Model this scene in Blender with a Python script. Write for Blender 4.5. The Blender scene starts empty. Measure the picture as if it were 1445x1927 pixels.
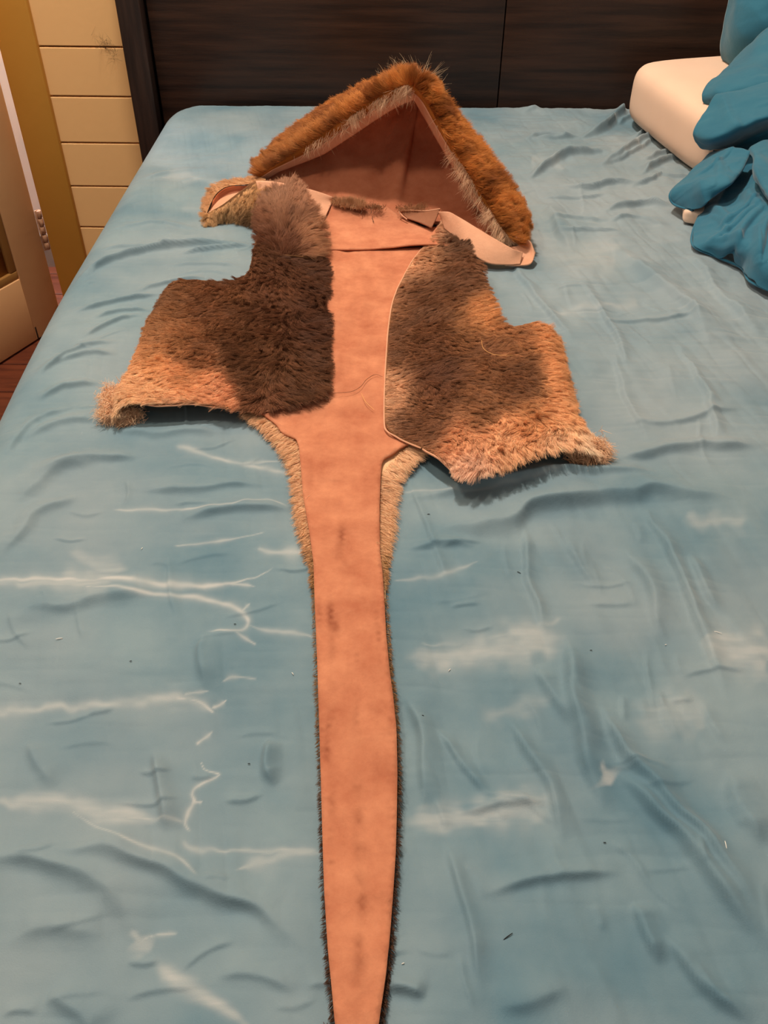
import bpy, bmesh, math, random
import numpy as np
from mathutils import Vector, Matrix
from mathutils.geometry import delaunay_2d_cdt
random.seed(4)
RNG = np.random.default_rng(7)
scene = bpy.context.scene
COL = scene.collection

# ------------------------------------------------------------------ camera
FPX, CU, CV = 1650.0, 722.5, 963.5
PITCH, ROLL, CAMZ = math.radians(41.2), 0.011, 1.24
MT = 0.62                                   # height of the mattress top
fwd = Vector((0, math.cos(PITCH), -math.sin(PITCH)))
up0 = Vector((0, math.sin(PITCH), math.cos(PITCH)))
rt0 = Vector((1, 0, 0))
RT = rt0 * math.cos(ROLL) + up0 * math.sin(ROLL)
UP = up0 * math.cos(ROLL) - rt0 * math.sin(ROLL)
CAM = Vector((0, 0, CAMZ))
cd = bpy.data.cameras.new('camera')
cd.sensor_fit = 'VERTICAL'; cd.sensor_height = 24.0; cd.lens = FPX / 1927 * 24.0
cd.clip_start = 0.02; cd.clip_end = 50
cam = bpy.data.objects.new('camera', cd); COL.objects.link(cam)
m = Matrix((RT, UP, -fwd)).transposed().to_4x4(); m.translation = CAM
cam.matrix_world = m
scene.camera = cam

# ------------------------------------------------------------------ world, lamps, exposure
w = bpy.data.worlds.new('world'); scene.world = w; w.use_nodes = True
bg = w.node_tree.nodes['Background']
bg.inputs[0].default_value = (1.0, 0.86, 0.72, 1); bg.inputs[1].default_value = 0.29
ld = bpy.data.lights.new('ceiling_lamp', 'POINT'); ld.energy = 215; ld.color = (1.0, 0.85, 0.69)
ld.shadow_soft_size = 0.09
lo = bpy.data.objects.new('ceiling_lamp', ld); COL.objects.link(lo); lo.location = (-0.42, 1.74, 3.10)
ld3 = bpy.data.lights.new('added_fill_light', 'POINT'); ld3.energy = 58; ld3.color = (1.0, 0.82, 0.62)  # added fill to brighten the wall boards; no such lamp is seen
ld3.shadow_soft_size = 0.12
lo3 = bpy.data.objects.new('added_fill_light', ld3); COL.objects.link(lo3); lo3.location = (-0.95, 0.55, 2.75)
ld2 = bpy.data.lights.new('next_room_lamp', 'POINT'); ld2.energy = 170; ld2.color = (0.93, 0.95, 1.0)
ld2.shadow_soft_size = 0.1
lo2 = bpy.data.objects.new('next_room_lamp', ld2); COL.objects.link(lo2); lo2.location = (-1.25, 2.44, 1.85)
vs = scene.view_settings
vs.view_transform = 'Standard'; vs.look = 'None'; vs.gamma = 1.0; vs.use_curve_mapping = False
vs.exposure = 0.08

# ------------------------------------------------------------------ helpers
def P(u, v, z=0.0):
    """pixel -> point at height z above the mattress top"""
    d = fwd + RT * ((u - CU) / FPX) - UP * ((v - CV) / FPX)
    k = (MT + z - CAMZ) / d.z
    return CAM + d * k
def PY(u, v, Y):
    d = fwd + RT * ((u - CU) / FPX) - UP * ((v - CV) / FPX)
    return CAM + d * (Y / d.y)
_R, _U, _F = (np.array(x) for x in (RT, UP, fwd))
def to_px(p):
    q = np.asarray(p) - np.array(CAM)
    zc = q @ _F
    return np.stack([CU + FPX * (q @ _R) / zc, CV - FPX * (q @ _U) / zc], -1)
def lin(c):
    c = np.asarray(c, float) / 255.0
    return np.where(c <= 0.04045, c / 12.92, ((c + 0.055) / 1.055) ** 2.4)
def rgba(c, g=1.0):
    l = np.clip(lin(c) * g, 0, 1)
    return (float(l[0]), float(l[1]), float(l[2]), 1.0)
def tag(o, label=None, cat=None, group=None, kind=None):
    if label: o['label'] = label
    if cat: o['category'] = cat
    if group: o['group'] = group
    if kind: o['kind'] = kind
    return o
def empty(name, loc=(0, 0, 0)):
    o = bpy.data.objects.new(name, None); COL.objects.link(o); o.location = loc
    o.empty_display_size = 0.05
    return o
def link(name, me, mat, parent=None, smooth=True):
    o = bpy.data.objects.new(name, me); COL.objects.link(o)
    if mat is not None: me.materials.append(mat)
    if smooth:
        me.polygons.foreach_set('use_smooth', [True] * len(me.polygons))
    if parent is not None:
        o.parent = parent
        o.matrix_parent_inverse = Matrix.Translation(-Vector(parent.location))
    return o
def mesh_from(name, verts, faces):
    me = bpy.data.meshes.new(name)
    me.from_pydata([tuple(v) for v in verts], [], [tuple(f) for f in faces]); me.update()
    return me
def grid_mesh(name, V):
    """V: (nr, nc, 3) array -> quad mesh, quickly"""
    nr, nc = V.shape[:2]
    me = bpy.data.meshes.new(name)
    idx = np.arange(nr * nc).reshape(nr, nc)
    q = np.stack([idx[:-1, :-1], idx[:-1, 1:], idx[1:, 1:], idx[1:, :-1]], -1).reshape(-1, 4)
    me.vertices.add(nr * nc); me.vertices.foreach_set('co', V.reshape(-1).astype(np.float32))
    me.loops.add(q.size); me.loops.foreach_set('vertex_index', q.reshape(-1).astype(np.int32))
    me.polygons.add(len(q)); me.polygons.foreach_set('loop_start', (np.arange(len(q)) * 4).astype(np.int32))
    me.update(calc_edges=True); me.validate()
    return me
def attr_f(me, name, vals):
    a = me.attributes.new(name, 'FLOAT', 'POINT'); a.data.foreach_set('value', np.asarray(vals, np.float32).reshape(-1))
def attr_c(me, name, cols):
    a = me.attributes.new(name, 'FLOAT_COLOR', 'POINT')
    c = np.ones((len(cols), 4), np.float32); c[:, :3] = cols; a.data.foreach_set('color', c.reshape(-1))
def box(bm, x0, x1, y0, y1, z0, z1, bev=0.0):
    vs_ = [bm.verts.new((x, y, z)) for x in (x0, x1) for y in (y0, y1) for z in (z0, z1)]
    fs = [(0, 1, 3, 2), (4, 6, 7, 5), (0, 4, 5, 1), (2, 3, 7, 6), (0, 2, 6, 4), (1, 5, 7, 3)]
    faces = [bm.faces.new([vs_[i] for i in f]) for f in fs]
    if bev:
        es = list({e for f in faces for e in f.edges})
        bmesh.ops.bevel(bm, geom=es, offset=bev, segments=2, profile=0.5, affect='EDGES')
def box_mesh(name, *a, bev=0.0):
    bm = bmesh.new(); box(bm, *a, bev=bev); bmesh.ops.recalc_face_normals(bm, faces=bm.faces)
    me = bpy.data.meshes.new(name); bm.to_mesh(me); bm.free()
    return me
def catmull(pts, n):
    """n samples along a Catmull-Rom spline through pts (k, d)"""
    p = np.asarray(pts, float); k = len(p)
    if k == 2:
        t = np.linspace(0, 1, n)[:, None]; return p[0] * (1 - t) + p[1] * t
    e = np.vstack([2 * p[0] - p[1], p, 2 * p[-1] - p[-2]])
    t = np.linspace(0, k - 1, n); i = np.minimum(t.astype(int), k - 2); f = (t - i)[:, None]
    a, b, c, d = e[i], e[i + 1], e[i + 2], e[i + 3]
    return 0.5 * (2 * b + (c - a) * f + (2 * a - 5 * b + 4 * c - d) * f ** 2 + (3 * b - a - 3 * c + d) * f ** 3)
def surf(ctrl, nr, nc):
    """control rows (list of rows of points) -> dense (nr, nc, 3) surface"""
    rows = np.stack([catmull([tuple(p) for p in r], nc) for r in ctrl])
    return np.stack([catmull(rows[:, j], nr) for j in range(nc)], 1)
class VNoise:
    def __init__(s, seed):
        s.g = np.random.default_rng(seed).uniform(-1, 1, (256, 256))
    def __call__(s, x, y):
        x = np.asarray(x); y = np.asarray(y)
        xi = np.floor(x).astype(int); yi = np.floor(y).astype(int)
        fx = x - xi; fy = y - yi
        fx = fx ** 3 * (fx * (fx * 6 - 15) + 10); fy = fy ** 3 * (fy * (fy * 6 - 15) + 10)
        g = lambda a, b: s.g[a % 256, b % 256]
        return (g(xi, yi) * (1 - fx) + g(xi + 1, yi) * fx) * (1 - fy) + (g(xi, yi + 1) * (1 - fx) + g(xi + 1, yi + 1) * fx) * fy
def fbm(n, x, y, o=3):
    r = 0; a = 1.0
    for i in range(o):
        r = r + a * n(x * 2 ** i + 17.3 * i, y * 2 ** i + 5.1 * i); a *= 0.5
    return r
def poly_dist(X, Y, pts):
    """distance, signed side (+ = right of the direction) and 0..1 position along a polyline"""
    pts = np.asarray(pts, float)
    seg = np.linalg.norm(np.diff(pts, axis=0), axis=1); tot = seg.sum(); acc = 0.0
    best = np.full(X.shape, 1e9); side = np.zeros(X.shape); tt = np.zeros(X.shape)
    for (ax, ay), (bx, by), L in zip(pts[:-1], pts[1:], seg):
        dx, dy = (bx - ax) / L, (by - ay) / L
        t = np.clip((X - ax) * dx + (Y - ay) * dy, 0, L)
        qx, qy = X - (ax + t * dx), Y - (ay + t * dy)
        d = np.hypot(qx, qy); c = d < best
        best = np.where(c, d, best); side = np.where(c, np.sign(dy * qx - dx * qy), side); tt = np.where(c, (acc + t) / tot, tt)
        acc += L
    return best, side, tt
def smooth01(x):
    x = np.clip(x, 0, 1); return x * x * (3 - 2 * x)

# ------------------------------------------------------------------ materials
def mat(name, color, rough=0.6, spec=0.3):
    M = bpy.data.materials.new(name); M.use_nodes = True
    b = M.node_tree.nodes['Principled BSDF']
    b.inputs['Base Color'].default_value = color; b.inputs['Roughness'].default_value = rough
    b.inputs['Specular IOR Level'].default_value = spec
    return M, M.node_tree, b
def N(nt, kind, **kw):
    n = nt.nodes.new(kind)
    for k, v in kw.items(): setattr(n, k, v)
    return n
def noise_mat(name, c1, c2, scale, rough=0.6, spec=0.3, stretch=(1, 1, 1), bump=0.0, bscale=200, detail=6, bdist=0.001, bstretch=None, ramp=(0.35, 0.65)):
    M, nt, b = mat(name, c1, rough, spec)
    tc = N(nt, 'ShaderNodeTexCoord'); mp = N(nt, 'ShaderNodeMapping'); mp.inputs['Scale'].default_value = stretch
    nt.links.new(tc.outputs['Object'], mp.inputs[0])
    nz = N(nt, 'ShaderNodeTexNoise'); nz.inputs['Scale'].default_value = scale; nz.inputs['Detail'].default_value = detail
    nt.links.new(mp.outputs[0], nz.inputs['Vector'])
    rp = N(nt, 'ShaderNodeValToRGB')
    rp.color_ramp.elements[0].position = ramp[0]; rp.color_ramp.elements[1].position = ramp[1]
    rp.color_ramp.elements[0].color = c1; rp.color_ramp.elements[1].color = c2
    nt.links.new(nz.outputs['Fac'], rp.inputs[0]); nt.links.new(rp.outputs[0], b.inputs['Base Color'])
    if bump:
        n2 = N(nt, 'ShaderNodeTexNoise'); n2.inputs['Scale'].default_value = bscale; n2.inputs['Detail'].default_value = 4
        if bstretch:
            mp2 = N(nt, 'ShaderNodeMapping'); mp2.inputs['Scale'].default_value = bstretch
            nt.links.new(tc.outputs['Object'], mp2.inputs[0]); nt.links.new(mp2.outputs[0], n2.inputs['Vector'])
        else:
            nt.links.new(mp.outputs[0], n2.inputs['Vector'])
        bp = N(nt, 'ShaderNodeBump'); bp.inputs['Strength'].default_value = bump; bp.inputs['Distance'].default_value = bdist
        nt.links.new(n2.outputs['Fac'], bp.inputs['Height']); nt.links.new(bp.outputs[0], b.inputs['Normal'])
    return M
M_wall = noise_mat('cream_paint', rgba((246, 198, 138)), rgba((250, 204, 144)), 3, 0.55, 0.3, bump=0.25, bscale=60)
M_trim = noise_mat('ochre_paint', rgba((208, 150, 62)), rgba((214, 156, 68)), 4, 0.5, 0.35, bump=0.2, bscale=80)
M_door = noise_mat('door_paint', rgba((222, 172, 124)), rgba((230, 182, 132)), 5, 0.5, 0.3, bump=0.3, bscale=50)
M_mould = noise_mat('moulding_paint', rgba((150, 108, 58)), rgba((165, 120, 66)), 8, 0.5, 0.3)
M_steel = noise_mat('painted_hinge', rgba((205, 160, 128)), rgba((150, 105, 80)), 90, 0.45, 0.4)
M_grime = mat('dark_grime', rgba((52, 34, 22)), 0.8)[0]
M_floor = noise_mat('dark_red_timber', rgba((82, 40, 27)), rgba((112, 58, 38)), 6, 0.4, 0.4, (1.0, 9, 9), bump=0.2, bscale=40)
M_white = noise_mat('white_paint', rgba((226, 224, 224)), rgba((234, 232, 232)), 3, 0.6)
M_head = noise_mat('dark_oak_laminate', rgba((32, 19, 14)), rgba((58, 37, 27)), 4.5, 0.38, 0.4, (1.0, 7, 16), bump=0.3, bscale=14, detail=9, bstretch=(2, 10, 22))
M_post = noise_mat('dark_oak_post', rgba((36, 25, 22)), rgba((56, 40, 34)), 6, 0.42, 0.35, (14, 7, 1.0), bump=0.35, bscale=16, detail=9, bstretch=(20, 10, 1.5))
M_black = mat('black_rail', rgba((16, 13, 13)), 0.6)[0]
M_pillow = noise_mat('pink_foam_cover', rgba((232, 200, 178)), rgba((238, 208, 186)), 5, 0.85, 0.1, bump=0.15, bscale=500)

# ------------------------------------------------------------------ the setting
floor = tag(link('floor', box_mesh('floor', -3.6, 2.6, -1.2, 3.7, -0.06, -0.004), M_grime, smooth=False), kind='structure')
fb = box_mesh('floor_board', -3.55, 2.55, 0.0, 0.128, -0.004, 0.0, bev=0.0012)
fb.materials.append(M_floor)
for k in range(25):
    o = bpy.data.objects.new('floor_board', fb); COL.objects.link(o); o.parent = floor; o.location = (0, 0.03 + 0.131 * k, 0)
WY = 2.22
TX0, TX1 = -0.893, -0.806                 # architrave
wall = tag(link('wall_back', box_mesh('wall_back', TX1 - 0.04, 2.6, WY + 0.014, WY + 0.10, 0, 2.7), M_grime, smooth=False), kind='structure')
# horizontal boards: joints found in the photograph
jz = []
for v in (88, 182, 270, 351, 427):
    jz.append(PY(130, v, WY).z)
step = (jz[0] - jz[-1]) / 4
z0 = jz[-1] - step * math.floor(jz[-1] / step)
wb = box_mesh('wall_board', TX1 - 0.03, 2.58, WY, WY + 0.016, 0, step - 0.0035, bev=0.0018)
wb.materials.append(M_wall)
zz = z0 - step
while zz < 2.6:
    o = bpy.data.objects.new('wall_board', wb); COL.objects.link(o); o.parent = wall; o.location = (0, 0, zz + 0.0017)
    zz += step
tr = tag(link('trim_1', box_mesh('trim_1', TX0, TX1, WY - 0.016, WY + 0.10, 0, 2.2, bev=0.004), M_trim), kind='structure')
head = tag(link('trim_2', box_mesh('trim_2', TX0 - 0.95, TX1, WY - 0.016, WY + 0.10, 2.2, 2.29, bev=0.004), M_trim), kind='structure')
wl = tag(link('wall_left', box_mesh('wall_left', -3.6, TX0 - 0.87, WY, WY + 0.10, 0, 2.7), M_wall, smooth=False), kind='structure')
wn = tag(link('wall_next_room', box_mesh('wall_next_room', -3.6, 2.6, 2.58, 2.68, 0, 2.7), M_white, smooth=False), kind='structure')
bn = tag(link('baseboard_next_room', box_mesh('baseboard_next_room', -3.6, 2.6, 2.565, 2.58, 0, 0.10), mat('grey_skirting', rgba((150, 145, 142)))[0], smooth=False), kind='structure')

# door, swung open into the room
DA = math.radians(64)
door = tag(empty('door_1', (TX0 - 0.014, WY - 0.012, 0)), 'cream panelled door standing ajar beside the ochre door frame', kind='structure')
door.rotation_euler = (0, 0, DA)
def dpart(name, me, mt_, par=door):
    o = link(name, me, mt_, None); o.parent = par; return o
DW, DH, DT = 0.80, 2.0, 0.036
# local frame: leaf runs along -x from the hinge, room face at y = 0 (towards -y)
for (a, b, c, d, nm) in ((-0.108, -0.006, 0.006, DH, 'stile'), (-DW, -DW + 0.108, 0.006, DH, 'stile')):
    dpart(nm, box_mesh(nm, a, b, 0, DT, c, d, bev=0.002), M_door)
for (c, d) in ((0.006, 0.185), (0.86, 1.02), (DH - 0.13, DH)):
    dpart('rail', box_mesh('rail', -DW + 0.108, -0.108, 0, DT, c, d, bev=0.002), M_door)
for (c, d) in ((0.185, 0.86), (1.02, DH - 0.13)):
    pn = dpart('panel', box_mesh('panel', -DW + 0.108, -0.108, 0.012, DT - 0.008, c, d), M_mould)
    bm = bmesh.new()
    x0, x1 = -DW + 0.108, -0.108
    box(bm, x0, x1, 0.003, 0.014, c, c + 0.022, 0.003); box(bm, x0, x1, 0.003, 0.014, d - 0.022, d, 0.003)
    box(bm, x0, x0 + 0.022, 0.003, 0.014, c + 0.022, d - 0.022, 0.003); box(bm, x1 - 0.022, x1, 0.003, 0.014, c + 0.022, d - 0.022, 0.003)
    me = bpy.data.meshes.new('moulding'); bm.to_mesh(me); bm.free()
    dpart('moulding', me, M_mould, pn)
dpart('split', box_mesh('split', -0.106, -0.101, -0.0004, 0.01, 0.0062, 0.042, bev=0.0003), M_grime)
def knuckle(z, h, r=0.0065):
    bm = bmesh.new()
    bmesh.ops.create_cone(bm, cap_ends=True, segments=14, radius1=r, radius2=r, depth=h, matrix=Matrix.Translation((0.004, -0.004, z)))
    bmesh.ops.bevel(bm, geom=[e for e in bm.edges if abs(e.verts[0].co.z - e.verts[1].co.z) < 1e-6], offset=0.0012, segments=1, affect='EDGES')
    me = bpy.data.meshes.new('knuckle'); bm.to_mesh(me); bm.free(); return me
hz0 = PY(93, 473, WY - 0.02).z; hz1 = PY(74, 398, WY - 0.02).z
for (za, zb) in ((hz0, hz1), (1.72, 1.72 + hz1 - hz0)):
    hg = dpart('hinge', box_mesh('hinge', -0.006, 0.004, -0.0025, 0.0005, za, zb, bev=0.0008), M_steel)
    kh = (zb - za) / 5
    for k in range(5):
        dpart('knuckle', knuckle(za + kh * (k + 0.5), kh - 0.0025), M_steel, hg)

# ------------------------------------------------------------------ bed
bed = tag(empty('bed', (0.26, 1.1, 0)), 'queen bed with a tall dark wood-grain headboard against the boarded wall', 'bed')
HX0, HX1, HY = -0.585, 1.115, 2.15
HT = 1.12
for (a, b) in ((HX0, HX0 + 0.052), (HX1 - 0.052, HX1)):
    link('headboard_post', box_mesh('headboard_post', a, b, HY - 0.035, HY + 0.045, 0, HT + 0.02, bev=0.003), M_post, bed)
xm = 0.252
for (a, b) in ((HX0 + 0.058, xm - 0.0012), (xm + 0.0012, HX1 - 0.058)):
    for (c, d) in ((0.30, HT),):
        link('headboard_panel', box_mesh('headboard_panel', a, b, HY, HY + 0.03, c, d, bev=0.0012), M_head, bed)
link('headboard_backing', box_mesh('headboard_backing', HX0 + 0.05, HX1 - 0.05, HY + 0.03, HY + 0.042, 0.3, HT), M_black, bed)
link('side_rail', box_mesh('side_rail', -0.555, -0.525, 0.06, HY - 0.035, 0.16, 0.36, bev=0.004), M_post, bed)
link('side_rail', box_mesh('side_rail', 1.055, 1.085, 0.06, HY - 0.035, 0.16, 0.36, bev=0.004), M_post, bed)
link('foot_rail', box_mesh('foot_rail', -0.555, 1.085, 0.03, 0.06, 0.16, 0.36, bev=0.004), M_post, bed)
for x in (-0.555, 1.015):
    link('leg', box_mesh('leg', x, x + 0.07, 0.04, 0.11, 0, 0.16, bev=0.004), M_post, bed)
link('slat_base', box_mesh('slat_base', -0.525, 1.055, 0.06, HY - 0.04, 0.27, 0.30), M_black, bed)
link('mattress', box_mesh('mattress', -0.46, 1.0, 0.15, 2.06, 0.302, MT - 0.05, bev=0.04), M_white, bed)

# ------------------------------------------------------------------ sheet
def W2(pts, z=0.0):
    return [tuple(P(u, v, z))[:2] for u, v in pts]
nA, nB, nC, nD, nE = (VNoise(s) for s in (1, 2, 3, 4, 5))
XR, Y0, Y1 = 1.03, 0.10, 2.132
R_ = 0.05
def prof(n_side, n_arc, r, drop):
    d = [(0.0, -r - drop * (1 - i / n_side)) for i in range(n_side)]
    d += [(r - r * math.cos(a), -r + r * math.sin(a)) for a in np.linspace(0, math.pi / 2, n_arc)]
    return d
sx = prof(10, 14, R_, 0.27)
top_x = np.concatenate([np.linspace(R_ + 0.002, 0.52, 360), np.linspace(0.522, 1.12, 300), np.linspace(1.13, 1.53 - R_ - 0.002, 60)])
DXl = np.array([a for a, b in sx] + list(top_x) + [1.53 - a for a, b in sx[::-1]])
DZx = np.array([b for a, b in sx] + [0] * len(top_x) + [b for a, b in sx[::-1]])
sy = prof(3, 10, 0.035, 0.20)
top_y = np.concatenate([np.linspace(Y0 + 0.037, 0.80, 480), np.linspace(0.8015, 1.25, 260), np.linspace(1.2525, Y1 - 0.037, 345)])
YY = np.array([Y0 + a for a, b in sy] + list(top_y) + [Y1 - a for a, b in sy[::-1]])
DZy = np.array([b for a, b in sy] + [0] * len(top_y) + [b for a, b in sy[::-1]])
Xe = -0.505 + 0.055 * smooth01((1.3 - YY) / 1.2) + 0.05 * smooth01((YY - 2.02) / 0.12) ** 2
X = Xe[:, None] + DXl[None, :]
Y = np.broadcast_to(YY[:, None], X.shape)
Zb = DZx[None, :] + DZy[:, None]
H = np.zeros(X.shape)
topm = smooth01((X - Xe[:, None]) / 0.06) * smooth01((Y1 - Y) / 0.05)
# soft undulation, larger toward the head end on the right
H += 0.0050 * fbm(nA, X * 5, Y * 5, 3)
right = smooth01((X - 0.05) / 0.3) * smooth01((Y - 0.75) / 0.3)
H += 0.0022 * fbm(nB, X * 16 + Y * 9, Y * 13 - X * 8, 3) * (0.5 + 1.0 * right)
# small pucker lines running mostly along x / along y
H += 0.0012 * np.abs(fbm(nC, X * 10, Y * 60, 2)) * (0.5 + 0.8 * right)
H += 0.0012 * np.abs(fbm(nD, X * 55 + Y * 12, Y * 9, 2)) * (0.7 + 0.3 * right)
ridges = [  # pixel polyline, width (m), height (m); steep on the camera side
    # right, middle
    ([(745, 952), (880, 920), (1060, 898), (1260, 893)], 0.013, 0.006),
    ([(800, 1030), (880, 1000), (960, 978), (1050, 948), (1180, 930), (1420, 955)], 0.024, 0.009),
    ([(760, 1040), (830, 1032), (900, 1030)], 0.008, 0.003),
    ([(985, 985), (990, 1080), (1012, 1140), (1025, 1200)], 0.006, 0.0035),
    ([(1060, 1000), (1090, 1060), (1130, 1120)], 0.007, 0.003),
    ([(1165, 1020), (1220, 1110), (1240, 1210)], 0.010, 0.005),
    ([(1200, 950), (1280, 1080), (1320, 1200), (1385, 1330)], 0.008, 0.005),
    ([(1300, 1040), (1330, 1120), (1370, 1160)], 0.007, 0.004),
    ([(1072, 1190), (1080, 1330), (1100, 1420), (1140, 1540)], 0.012, 0.008),
    ([(1005, 1250), (1045, 1310), (1075, 1370)], 0.009, 0.005),
    ([(1120, 1300), (1180, 1420), (1270, 1510), (1450, 1745)], 0.010, 0.006),
    ([(1150, 1430), (1240, 1530), (1350, 1680), (1450, 1800)], 0.012, 0.0075),
    ([(950, 1340), (1000, 1420), (1040, 1490), (1060, 1600)], 0.008, 0.005),
    ([(820, 1360), (870, 1430), (925, 1500)], 0.006, 0.0035),
    ([(765, 1290), (792, 1370), (802, 1450), (785, 1540)], 0.010, 0.005),
    ([(835, 1570), (870, 1700), (912, 1885)], 0.006, 0.0035),
    ([(895, 1692), (960, 1672), (1030, 1655), (1175, 1636)], 0.008, 0.0034),
    ([(715, 1868), (760, 1868), (800, 1880)], 0.007, 0.0045),
    ([(930, 1905), (1000, 1890), (1070, 1860)], 0.010, 0.0028),
    ([(1190, 1690), (1220, 1760), (1250, 1820)], 0.008, 0.005),
    ([(1258, 1755), (1320, 1850), (1430, 1930)], 0.008, 0.005),
    ([(1360, 1440), (1410, 1540), (1450, 1600)], 0.012, 0.005),
    ([(850, 1520), (960, 1512), (1045, 1505)], 0.008, 0.0025),
    ([(770, 900), (830, 1080), (860, 1130)], 0.005, 0.002),
    # left
    ([(-60, 1612), (0, 1614), (70, 1622), (140, 1645), (210, 1690), (275, 1750)], 0.018, 0.0055),
    ([(60, 1585), (125, 1594), (200, 1606), (300, 1640), (400, 1678), (500, 1718), (590, 1792)], 0.014, 0.0062),
    ([(380, 1195), (378, 1240), (388, 1300)], 0.010, 0.004),
    ([(283, 1400), (298, 1480), (318, 1570)], 0.008, 0.005),
    ([(512, 1380), (498, 1440), (525, 1475)], 0.008, 0.005),
    ([(50, 1390), (60, 1430), (100, 1480)], 0.012, 0.003),
    ([(0, 1170), (120, 1140), (300, 1128)], 0.020, 0.005),
    ([(0, 1060), (60, 985), (170, 925)], 0.014, 0.004),
    ([(20, 960), (110, 890), (200, 870)], 0.016, 0.004),
    ([(320, 985), (440, 967), (560, 965)], 0.011, 0.0045),
    ([(250, 930), (380, 925), (520, 915)], 0.010, 0.003),
    ([(80, 1855), (150, 1900), (190, 1960)], 0.012, 0.0035),
    ([(0, 1770), (100, 1755), (220, 1760)], 0.014, 0.0028),
    ([(400, 1838), (480, 1835), (560, 1870)], 0.007, 0.0022),
    # left, upper
    ([(120, 545), (200, 495), (320, 466), (490, 461)], 0.0078, 0.0079),
    ([(130, 590), (220, 562), (310, 548)], 0.0060, 0.0046),
    ([(150, 640), (220, 605), (275, 592)], 0.0060, 0.0040),
    ([(60, 720), (150, 660), (235, 645)], 0.0072, 0.0040),
    ([(300, 500), (390, 497), (460, 508)], 0.0048, 0.0026),
    ([(320, 520), (390, 512), (440, 520)], 0.0036, 0.0020),
    ([(280, 300), (380, 295), (470, 290)], 0.0120, 0.0020),
    ([(200, 430), (290, 420), (380, 432)], 0.0072, 0.0026),
    ([(0, 870), (60, 800), (160, 760)], 0.0108, 0.0033),
    ([(330, 478), (420, 470), (492, 466)], 0.005, 0.006), ([(180, 470), (260, 462), (340, 470)], 0.006, 0.003), ([(250, 545), (330, 530), (400, 528)], 0.006, 0.004),
    ([(170, 600), (230, 585), (290, 582)], 0.006, 0.004), ([(100, 690), (160, 672), (225, 668)], 0.007, 0.004), ([(60, 760), (120, 735), (200, 722)], 0.010, 0.004), ([(40, 830), (110, 800), (200, 795)], 0.012, 0.004),
    ([(200, 815), (330, 822), (440, 818)], 0.014, 0.004), ([(260, 340), (330, 322), (400, 320)], 0.012, 0.003), ([(60, 905), (160, 870), (290, 862)], 0.014, 0.004),
    # head end, right
    ([(985, 342), (1030, 318), (1060, 303), (1105, 293), (1150, 287)], 0.0099, 0.0115),
    ([(1050, 352), (1110, 356), (1160, 348), (1215, 350)], 0.0074, 0.0072),
    ([(1120, 322), (1165, 300), (1210, 272), (1258, 252)], 0.0099, 0.0115),
    ([(1078, 262), (1130, 246), (1160, 226), (1182, 198)], 0.0124, 0.0144),
    ([(1130, 404), (1180, 390), (1215, 386), (1270, 396)], 0.0087, 0.0086),
    ([(1055, 440), (1110, 438), (1172, 436)], 0.0056, 0.0043),
    ([(1198, 335), (1240, 312), (1300, 294)], 0.0074, 0.0086),
    ([(1230, 332), (1262, 336), (1300, 336)], 0.0062, 0.0043),
    ([(985, 265), (1020, 255), (1080, 262)], 0.0099, 0.0058),
    ([(985, 215), (1010, 200), (1050, 200), (1120, 206)], 0.0186, 0.0101),
    ([(1130, 318), (1180, 300), (1215, 278), (1234, 258)], 0.006, 0.006), ([(1160, 234), (1195, 222), (1215, 228)], 0.008, 0.007),
    ([(1190, 266), (1225, 242), (1252, 234)], 0.007, 0.007), ([(1205, 312), (1260, 290), (1312, 284)], 0.007, 0.007), ([(995, 262), (1040, 264), (1095, 254)], 0.008, 0.006),
    ([(1180, 352), (1225, 346), (1245, 328)], 0.006, 0.006), ([(1140, 422), (1200, 412), (1255, 426)], 0.006, 0.004), ([(1010, 372), (1080, 372), (1150, 366)], 0.006, 0.004),
    ([(985, 385), (1030, 400), (1060, 450), (1075, 480)], 0.016, 0.007),
    ([(1160, 468), (1220, 520), (1300, 585), (1330, 660)], 0.022, 0.008),
    ([(1010, 420), (1090, 415), (1150, 420)], 0.008, 0.004),
    ([(950, 470), (1010, 560), (1090, 660)], 0.008, 0.004),
    ([(1080, 520), (1140, 600), (1190, 720)], 0.008, 0.004),
    ([(1120, 610), (1240, 600), (1330, 590)], 0.008, 0.003),
    ([(1150, 660), (1180, 760), (1230, 850)], 0.007, 0.003),
    ([(1270, 640), (1330, 760), (1350, 860)], 0.009, 0.004),
    ([(1160, 800), (1260, 800), (1400, 770)], 0.008, 0.003),
    ([(1130, 870), (1280, 850), (1450, 842)], 0.013, 0.006),
    ([(1290, 470), (1360, 560), (1450, 640)], 0.012, 0.005),
]
rgc = random.Random(12)
for k in range(170):                        # many fine pressed-in creases
    u, v = rgc.uniform(0, 1445), rgc.uniform(260, 1920)
    if u > 720:
        an = rgc.choice([rgc.gauss(1.1, 0.2), rgc.gauss(1.2, 0.25), rgc.gauss(-0.05, 0.12)])
    else:
        an = rgc.choice([rgc.gauss(1.4, 0.25) if v < 1200 else rgc.gauss(-0.2, 0.2), rgc.gauss(-0.1, 0.15), rgc.gauss(-0.1, 0.15)])
    L = rgc.uniform(50, 170) * (0.45 + 0.55 * v / 1900)
    dx, dy = math.cos(an) * L / 2, math.sin(an) * L / 2; bw = rgc.uniform(-0.12, 0.12) * L
    ridges.append(([(u - dx, v - dy), (u - bw * math.sin(an), v + bw * math.cos(an)), (u + dx, v + dy)], rgc.uniform(0.0028, 0.0055), rgc.uniform(0.0005, 0.0014)))
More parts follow.
